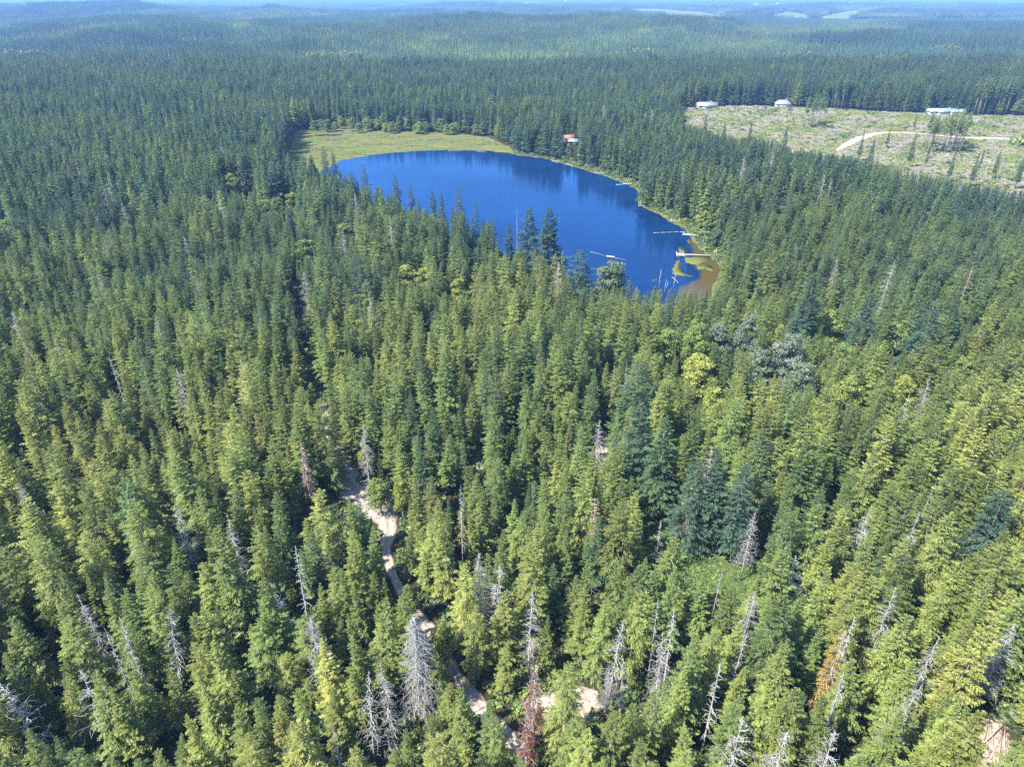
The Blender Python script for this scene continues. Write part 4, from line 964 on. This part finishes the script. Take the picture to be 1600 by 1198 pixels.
# ------------------------------------------------------------------ houses
M_WALL = simple('pale_wall', (0.30, 0.28, 0.25), (0.38, 0.36, 0.33), 1.0); M_WOODW = simple('brown_wall', (0.16, 0.09, 0.06), (0.24, 0.14, 0.09), 1.0)
M_ROOFW = simple('pale_metal_roof', (0.15, 0.155, 0.15), (0.24, 0.245, 0.24), 2.0, .5); M_ROOFG = simple('grey_roof', (0.14, 0.15, 0.165), (0.21, 0.225, 0.24), 2.0, .6)
M_ROOFB = simple('blue_grey_roof', (0.13, 0.17, 0.19), (0.21, 0.26, 0.28), 2.0, .5); M_ROOFR = simple('rusty_roof', (0.20, 0.09, 0.06), (0.28, 0.14, 0.09), 2.0, .8)
M_GLASS = simple('window_glass', (0.03, 0.04, 0.05), (0.05, 0.06, 0.08), 1.0, .15); M_DOOR = simple('door_paint', (0.20, 0.12, 0.08), (0.25, 0.15, 0.1), 2.0)
def roof_geo(g, c, L, W, z, h, hip=0.0, ov=.6):
    x, y = c; a, b = L/2+ov, W/2+ov; e = .22
    lo = [(x-a, y-b, z), (x+a, y-b, z), (x+a, y+b, z), (x-a, y+b, z)]; rd = [(x-a+hip, y, z+h), (x+a-hip, y, z+h)]
    V = lo+rd+[(p[0], p[1], p[2]-e) for p in lo]
    g.add(V, [(0, 1, 5, 4), (2, 3, 4, 5), (1, 2, 5), (3, 0, 4), (0, 6, 7, 1), (1, 7, 8, 2), (2, 8, 9, 3), (3, 9, 6, 0), (9, 8, 7, 6)])
def house(key, rz, L, W, h, rh, wm, rm, hip, label, wings=(), chim=True, cat='house'):
    e = empty('cabin' if cat == 'cabin' else 'house', HOUSE_AT[key], rz, label=label, category=cat)
    g = Geo(); g.box((0, 0, h/2-.4), (L, W, h+.8))
    for (wx, wy, wl, ww) in wings: g.box((wx, wy, h/2-.45), (wl, ww, h+.68))
    obj('wall', g.mesh('wall', [wm]), e)
    g = Geo(); roof_geo(g, (0, 0), L, W, h, rh, hip); ro = obj('roof', g.mesh('roof', [rm]), e)
    for (wx, wy, wl, ww) in wings:
        g = Geo(); n0 = g.n; roof_geo(g, (0, 0), ww, wl, h-.12, rh*.9, hip); V = g.V[0]; g.V[0] = np.stack([wx-V[:, 1], wy+V[:, 0], V[:, 2]], 1)
        obj('roof', g.mesh('roof', [rm]), e)
    if chim: g = Geo(); g.box((L*.2, .6, h+rh*.8), (.8, .8, rh*1.1)); obj('chimney', g.mesh('chimney', [M_ROOFG]), ro)
    nwin = max(2, int(L/4))
    for i in range(nwin):
        x = -L/2+(i+.5)*L/nwin
        if i == nwin//2: g = Geo(); g.box((x, -W/2-.04, 1.05), (1.0, .1, 2.1)); obj('door', g.mesh('door', [M_DOOR]), e); continue
        g = Geo(); g.box((x, -W/2-.04, 1.6), (1.4, .1, 1.1)); obj('window', g.mesh('window', [M_GLASS]), e)
house('a', .05, 20, 9, 3.0, 3.0, M_WALL, M_ROOFW, 0, 'long house with a pale metal roof at the left end of the clearcut', [(-2, -5.5, 6, 5)])
house('b', -.1, 15, 10, 3.2, 3.6, M_WALL, M_ROOFG, 4, 'house with a grey hipped roof and chimney behind the clearcut')
house('c', .03, 30, 9, 2.8, 2.4, M_WALL, M_ROOFB, 0, 'long low house with blue-grey roofs at the far clearcut edge', [(9, -4.6, 8, 5), (-4, -4.6, 6, 5), (16, -1, 7, 12)])
house('cabin', .5, 9, 6, 3.6, 2.4, M_WOODW, M_ROOFR, 0, 'brown cabin with a rusty red roof above the lake shore', chim=False, cat='cabin')
house('cabin2', -.3, 7, 6, 2.8, 2.0, M_WOODW, M_ROOFG, 0, 'small cabin with a grey roof just below the rusty-roofed one', chim=False, cat='cabin')
house('d', .1, 24, 10, 3, 3, M_WALL, M_ROOFW, 0, 'white house far off among the forest, upper right', [(-14, 1, 8, 8)], chim=False)
house('e', .1, 18, 9, 3, 2.4, M_WALL, M_ROOFW, 0, 'pale building in a gap of the far left forest', chim=False)
for i, (u, v) in enumerate([(1182, 9), (1215, 8), (1328, 7), (1336, 10), (885, 3)]):
    x, y = unproj(u, v); HOUSE_AT['f'] = (x, y, float(height(x, y))+6)
    house('f', i, 44, 22, 7, 5, M_WALL, M_ROOFW, 0, ['leftmost tiny white farm building near the horizon', 'tiny white farm building second from the left near the horizon', 'tiny white building at the horizon above the far field', 'tiny white building just right of another above the far field', 'tiny pale building at the horizon above the middle woods'][i], chim=False, cat='building')

# ------------------------------------------------------------------ docks, boats, logs, floating plants
M_LOG = simple('wet_log', (0.12, 0.105, 0.09), (0.28, 0.25, 0.22), 1.2); M_DECK = simple('grey_deck', (0.20, 0.18, 0.155), (0.34, 0.31, 0.28), 1.0); M_WHITE = simple('white_paint', (0.20, 0.195, 0.18), (0.34, 0.33, 0.31), .8, .5); M_TEAL = simple('teal_paint', (0.06, 0.22, 0.21), (0.09, 0.28, 0.26), 1.0, .4)
def dock(u, v, u2, v2, L, W, mat, label, gw=1.3):
    x, y = flat(u, v, .4); x2, y2 = flat(u2, v2, .4); a = math.atan2(y2-y, x2-x); D = math.hypot(x2-x, y2-y)
    e = empty('dock', (x, y, .45), a, label=label, category='dock')
    n = max(3, int(L/1.1)); g0 = None
    for i in range(n):
        if g0 is None: g0 = Geo(); g0.box((0, 0, 0), (L/n-.06, W, .10)); g0 = g0.mesh('plank', [mat])
        o = obj('plank', g0, e); o.location = (-L/2+(i+.5)*L/n, 0, 0)
    g = Geo(); g.box((0, W/2-.3, -.25), (L, .35, .35)); g.box((0, -W/2+.3, -.25), (L, .35, .35)); obj('float', g.mesh('float', [mat]), e)
    g = Geo(); g.box((L/2+(D-L/2)/2+.05, 0, .03), (D-L/2, gw, .10)); g.box((L/2+(D-L/2)/2, gw/2-.1, -.1), (D-L/2, .12, .14)); g.box((L/2+(D-L/2)/2, -gw/2+.1, -.1), (D-L/2, .12, .14)); obj('gangway', g.mesh('gangway', [M_DECK]), e)
    for sx, sy in ((-1, -1), (-1, 1), (1, -1), (1, 1)):
        g = Geo(); g.tube([(sx*(L/2-.2), sy*(W/2+.1), -2.2), (sx*(L/2-.2), sy*(W/2+.1), .8)], [.1, .1], 6); obj('post', g.mesh('post', [M_DECK]), e)
dock(1054, 344, 1070, 345, 4.2, 3.0, M_WHITE, 'pale dock platform with a short gangway, upper one below the wooded point')
dock(1074, 366, 1092, 368, 4.6, 3.0, M_WHITE, 'pale wedge of dock at the end of the long floating log line')
dock(1063, 397, 1128, 400, 4.0, 5.0, M_WHITE, 'white dock at the floating plants with a very long walkway to shore', 1.1)
dock(979, 287, 990, 287, 4.2, 2.6, M_WHITE, 'white dock on the right shore with the teal boat beside it')
dock(1003, 299.5, 1011, 301, 3.0, 2.2, M_DECK, 'small weathered grey dock right of the dock with the teal boat')
dock(1002, 321, 1009, 321, 3.4, 1.6, M_WHITE, 'narrow pale dock below the white leaning trunk')
dock(868, 252, 876, 252, 4.2, 2.6, M_WHITE, 'small white dock below the brown cabins')
dock(934, 270, 944, 271, 5, 1.5, M_DECK, 'low grey dock between the cabins and the teal boat')
def boat(u, v, rz, L, mat, label):
    x, y = flat(u, v, .1); e = empty('boat', (x, y, .02), rz, label=label, category='boat')
    st = [(-.5, .62, .42), (-.2, .75, .40), (.15, .72, .42), (.38, .42, .48), (.5, .03, .56)]; V = []
    for t, hw, zt in st: V += [(t*L, -hw, zt), (t*L*.94, -hw*.6, -.12), (t*L*.94, hw*.6, -.12), (t*L, hw, zt)]
    F = [(4*i+j, 4*i+4+j, 4*i+5+j, 4*i+1+j) for i in range(4) for j in range(3)]+[(0, 1, 2, 3)]
    g = Geo(); g.add(V, F); ob = obj('hull', g.mesh('hull', [mat]), e); md = ob.modifiers.new('thick', 'SOLIDIFY'); md.thickness = .05
    for t in (-.28, .08): g = Geo(); g.box((t*L, 0, .26), (.28, 1.15, .05)); obj('seat', g.mesh('seat', [mat]), e)
boat(968, 289, .3, 4.6, M_TEAL, 'teal rowing boat moored left of the white dock')
boat(954, 401.5, -.4, 4.2, M_WHITE, 'white rowing boat out on the open lake in front of the round tree')
def log(u, v, u2, v2, rad, label, mat=None, z0=.05, z1=.05):
    x, y = flat(u, v, 0); x2, y2 = flat(u2, v2, 0); g = Geo(); n = 5; t = np.linspace(0, 1, n)
    dx, dy = x2-x, y2-y
    g.tube([(dx*q-dy*.02*math.sin(q*3), dy*q+dx*.02*math.sin(q*3), z0+(z1-z0)*q) for q in t], np.linspace(rad, rad*.55, n), 7)
    o = obj('log', g.mesh('log', [mat or M_LOG]), loc=(x, y, 0)); o['label'] = label; o['category'] = 'log'; return o
for i, (a, b, c, d) in enumerate([(1021, 364.2, 1032, 363.8), (1033, 363.6, 1043, 363.2), (1044, 363.3, 1053, 362.6), (1054, 362.5, 1062, 362.4), (1063, 362.3, 1071, 363.4)]):
    log(a, b, c, d, .22, f'{NUM[i]} log from the left in the floating line at the wedge dock')
log(922, 393.5, 948, 400, .12, 'thin floating log reaching left from the white rowing boat'); log(960, 403, 978, 406, .12, 'thin floating log reaching right from the white rowing boat')
log(1050, 433, 1060, 444, .2, 'grey log lying half sunk by the near lake edge', z1=.5)
log(885, 256.5, 896, 259, .45, 'thick grey drift log on the shore below the cabins'); log(975, 281, 984, 285, .2, 'pale log on the shore above the teal boat')
log(700, 235.5, 722, 236, .2, 'long grey drift log along the marsh edge, middle'); log(745, 236.5, 760, 238, .2, 'grey drift log along the marsh edge, right'); log(665, 235.2, 672, 234.5, .2, 'short grey drift log along the marsh edge, left')
for i, (u, v, H) in enumerate([(1029, 452, 9), (1038, 458, 6), (1052, 452, 7), (1042, 450, 3)]):
    x, y = flat(u, v, 0); g = Geo(); g.tube([(0, 0, -2), (.05, .05, H*.5), (.25, .1, H)], [.17, .12, .05], 6); 
    for q in range(4): z = H*(.4+.13*q); a = q*2.1; g.tube([(.1, .05, z), (.1+math.cos(a)*.7, math.sin(a)*.7, z+.25)], [.05, .02], 3)
    o = obj('dead_pole', g.mesh('dead_pole', [M_SNAG]), loc=(x, y, 0)); o['label'] = ['tallest white dead pole standing in the shallow near water', 'short white pole right of the tallest one', 'white pole beside the half-sunk log', 'stub of a pole between the taller ones in the shallows'][i]; o['category'] = 'dead tree'
def mat_material():
    m, t = newmat('floating_plants'); p = wpos(t)
    c = ramp(t, [(.3, (.035, .050, .018)), (.5, (.09, .10, .03)), (.7, (.16, .13, .05))], noise(t, .9, 6, .7, p)); b = t.nodes.new('ShaderNodeBsdfDiffuse'); t.links.new(c, b.inputs[0])
    o = t.nodes.new('ShaderNodeOutputMaterial'); t.links.new(b.outputs[0], o.inputs[0]); return m
M_MAT = mat_material()
def plant_mat(P, label, seed):
    Q = [flat(u, v, 0) for u, v in P]; R_ = []
    rr = random.Random(seed)
    for a, b in zip(Q, Q[1:]+Q[:1]):
        for q in (0, .33, .66): R_.append((a[0]+(b[0]-a[0])*q+rr.gauss(0, .35), a[1]+(b[1]-a[1])*q+rr.gauss(0, .45)))
    n = len(R_); cx = sum(a for a, _ in R_)/n; cyv = sum(b for _, b in R_)/n
    V = [(a-cx, b-cyv, .10) for a, b in R_]+[(a-cx, b-cyv, -.3) for a, b in R_]
    F = [tuple(range(n))]+[(i, i+n, (i+1) % n+n, (i+1) % n) for i in range(n)]
    g = Geo(); g.add(V, F); o = obj('floating_mat', g.mesh('floating_mat', [M_MAT]), loc=(cx, cyv, 0)); o['label'] = label; o['category'] = 'plants'
plant_mat([(1058,388),(1066,386),(1071,390),(1074,396),(1082,399),(1070,401),(1058,401),(1062,394)], 'small raft of yellow-green plants around the white dock', 1)
plant_mat([(1051,417),(1056,409),(1063,406),(1065,411),(1063,418),(1069,424),(1082,430),(1074,432),(1062,430),(1052,428)], 'hook-shaped floating raft of green plants off the white dock', 2)
plant_mat([(1071,403),(1085,401),(1108,401),(1112,406),(1098,411),(1090,414),(1080,413),(1072,410)], 'broad floating raft of yellow plants below the long walkway', 3)
plant_mat([(1073,377),(1078,374),(1080,379),(1076,380)], 'tiny green plant raft below the wedge dock', 4); plant_mat([(1019,437),(1025,435),(1028,439),(1022,441)], 'small round plant raft beside the tallest white pole', 5)
plant_mat([(1087,416),(1100,414),(1112,416),(1115,424),(1100,420),(1090,421)], 'narrow floating plant strip near the right shore', 6)

# ------------------------------------------------------------------ air
m, t = newmat('air'); pv = t.nodes.new('ShaderNodeVolumePrincipled'); pv.inputs['Density'].default_value = 0.92e-4
pv.inputs['Color'].default_value = (0.26, 0.50, 1.0, 1); pv.inputs['Anisotropy'].default_value = 0.0
o_ = t.nodes.new('ShaderNodeOutputMaterial'); t.links.new(pv.outputs[0], o_.inputs['Volume'])
g = Geo(); zb = float(GZ.min())-1; zt = max(float(GZ.max()), CAM[2])+45
g.box((0, 7200, (zb+zt)/2), (44000, 15600, zt-zb), 0)
obj('haze', g.mesh('haze', [m]), kind='stuff')
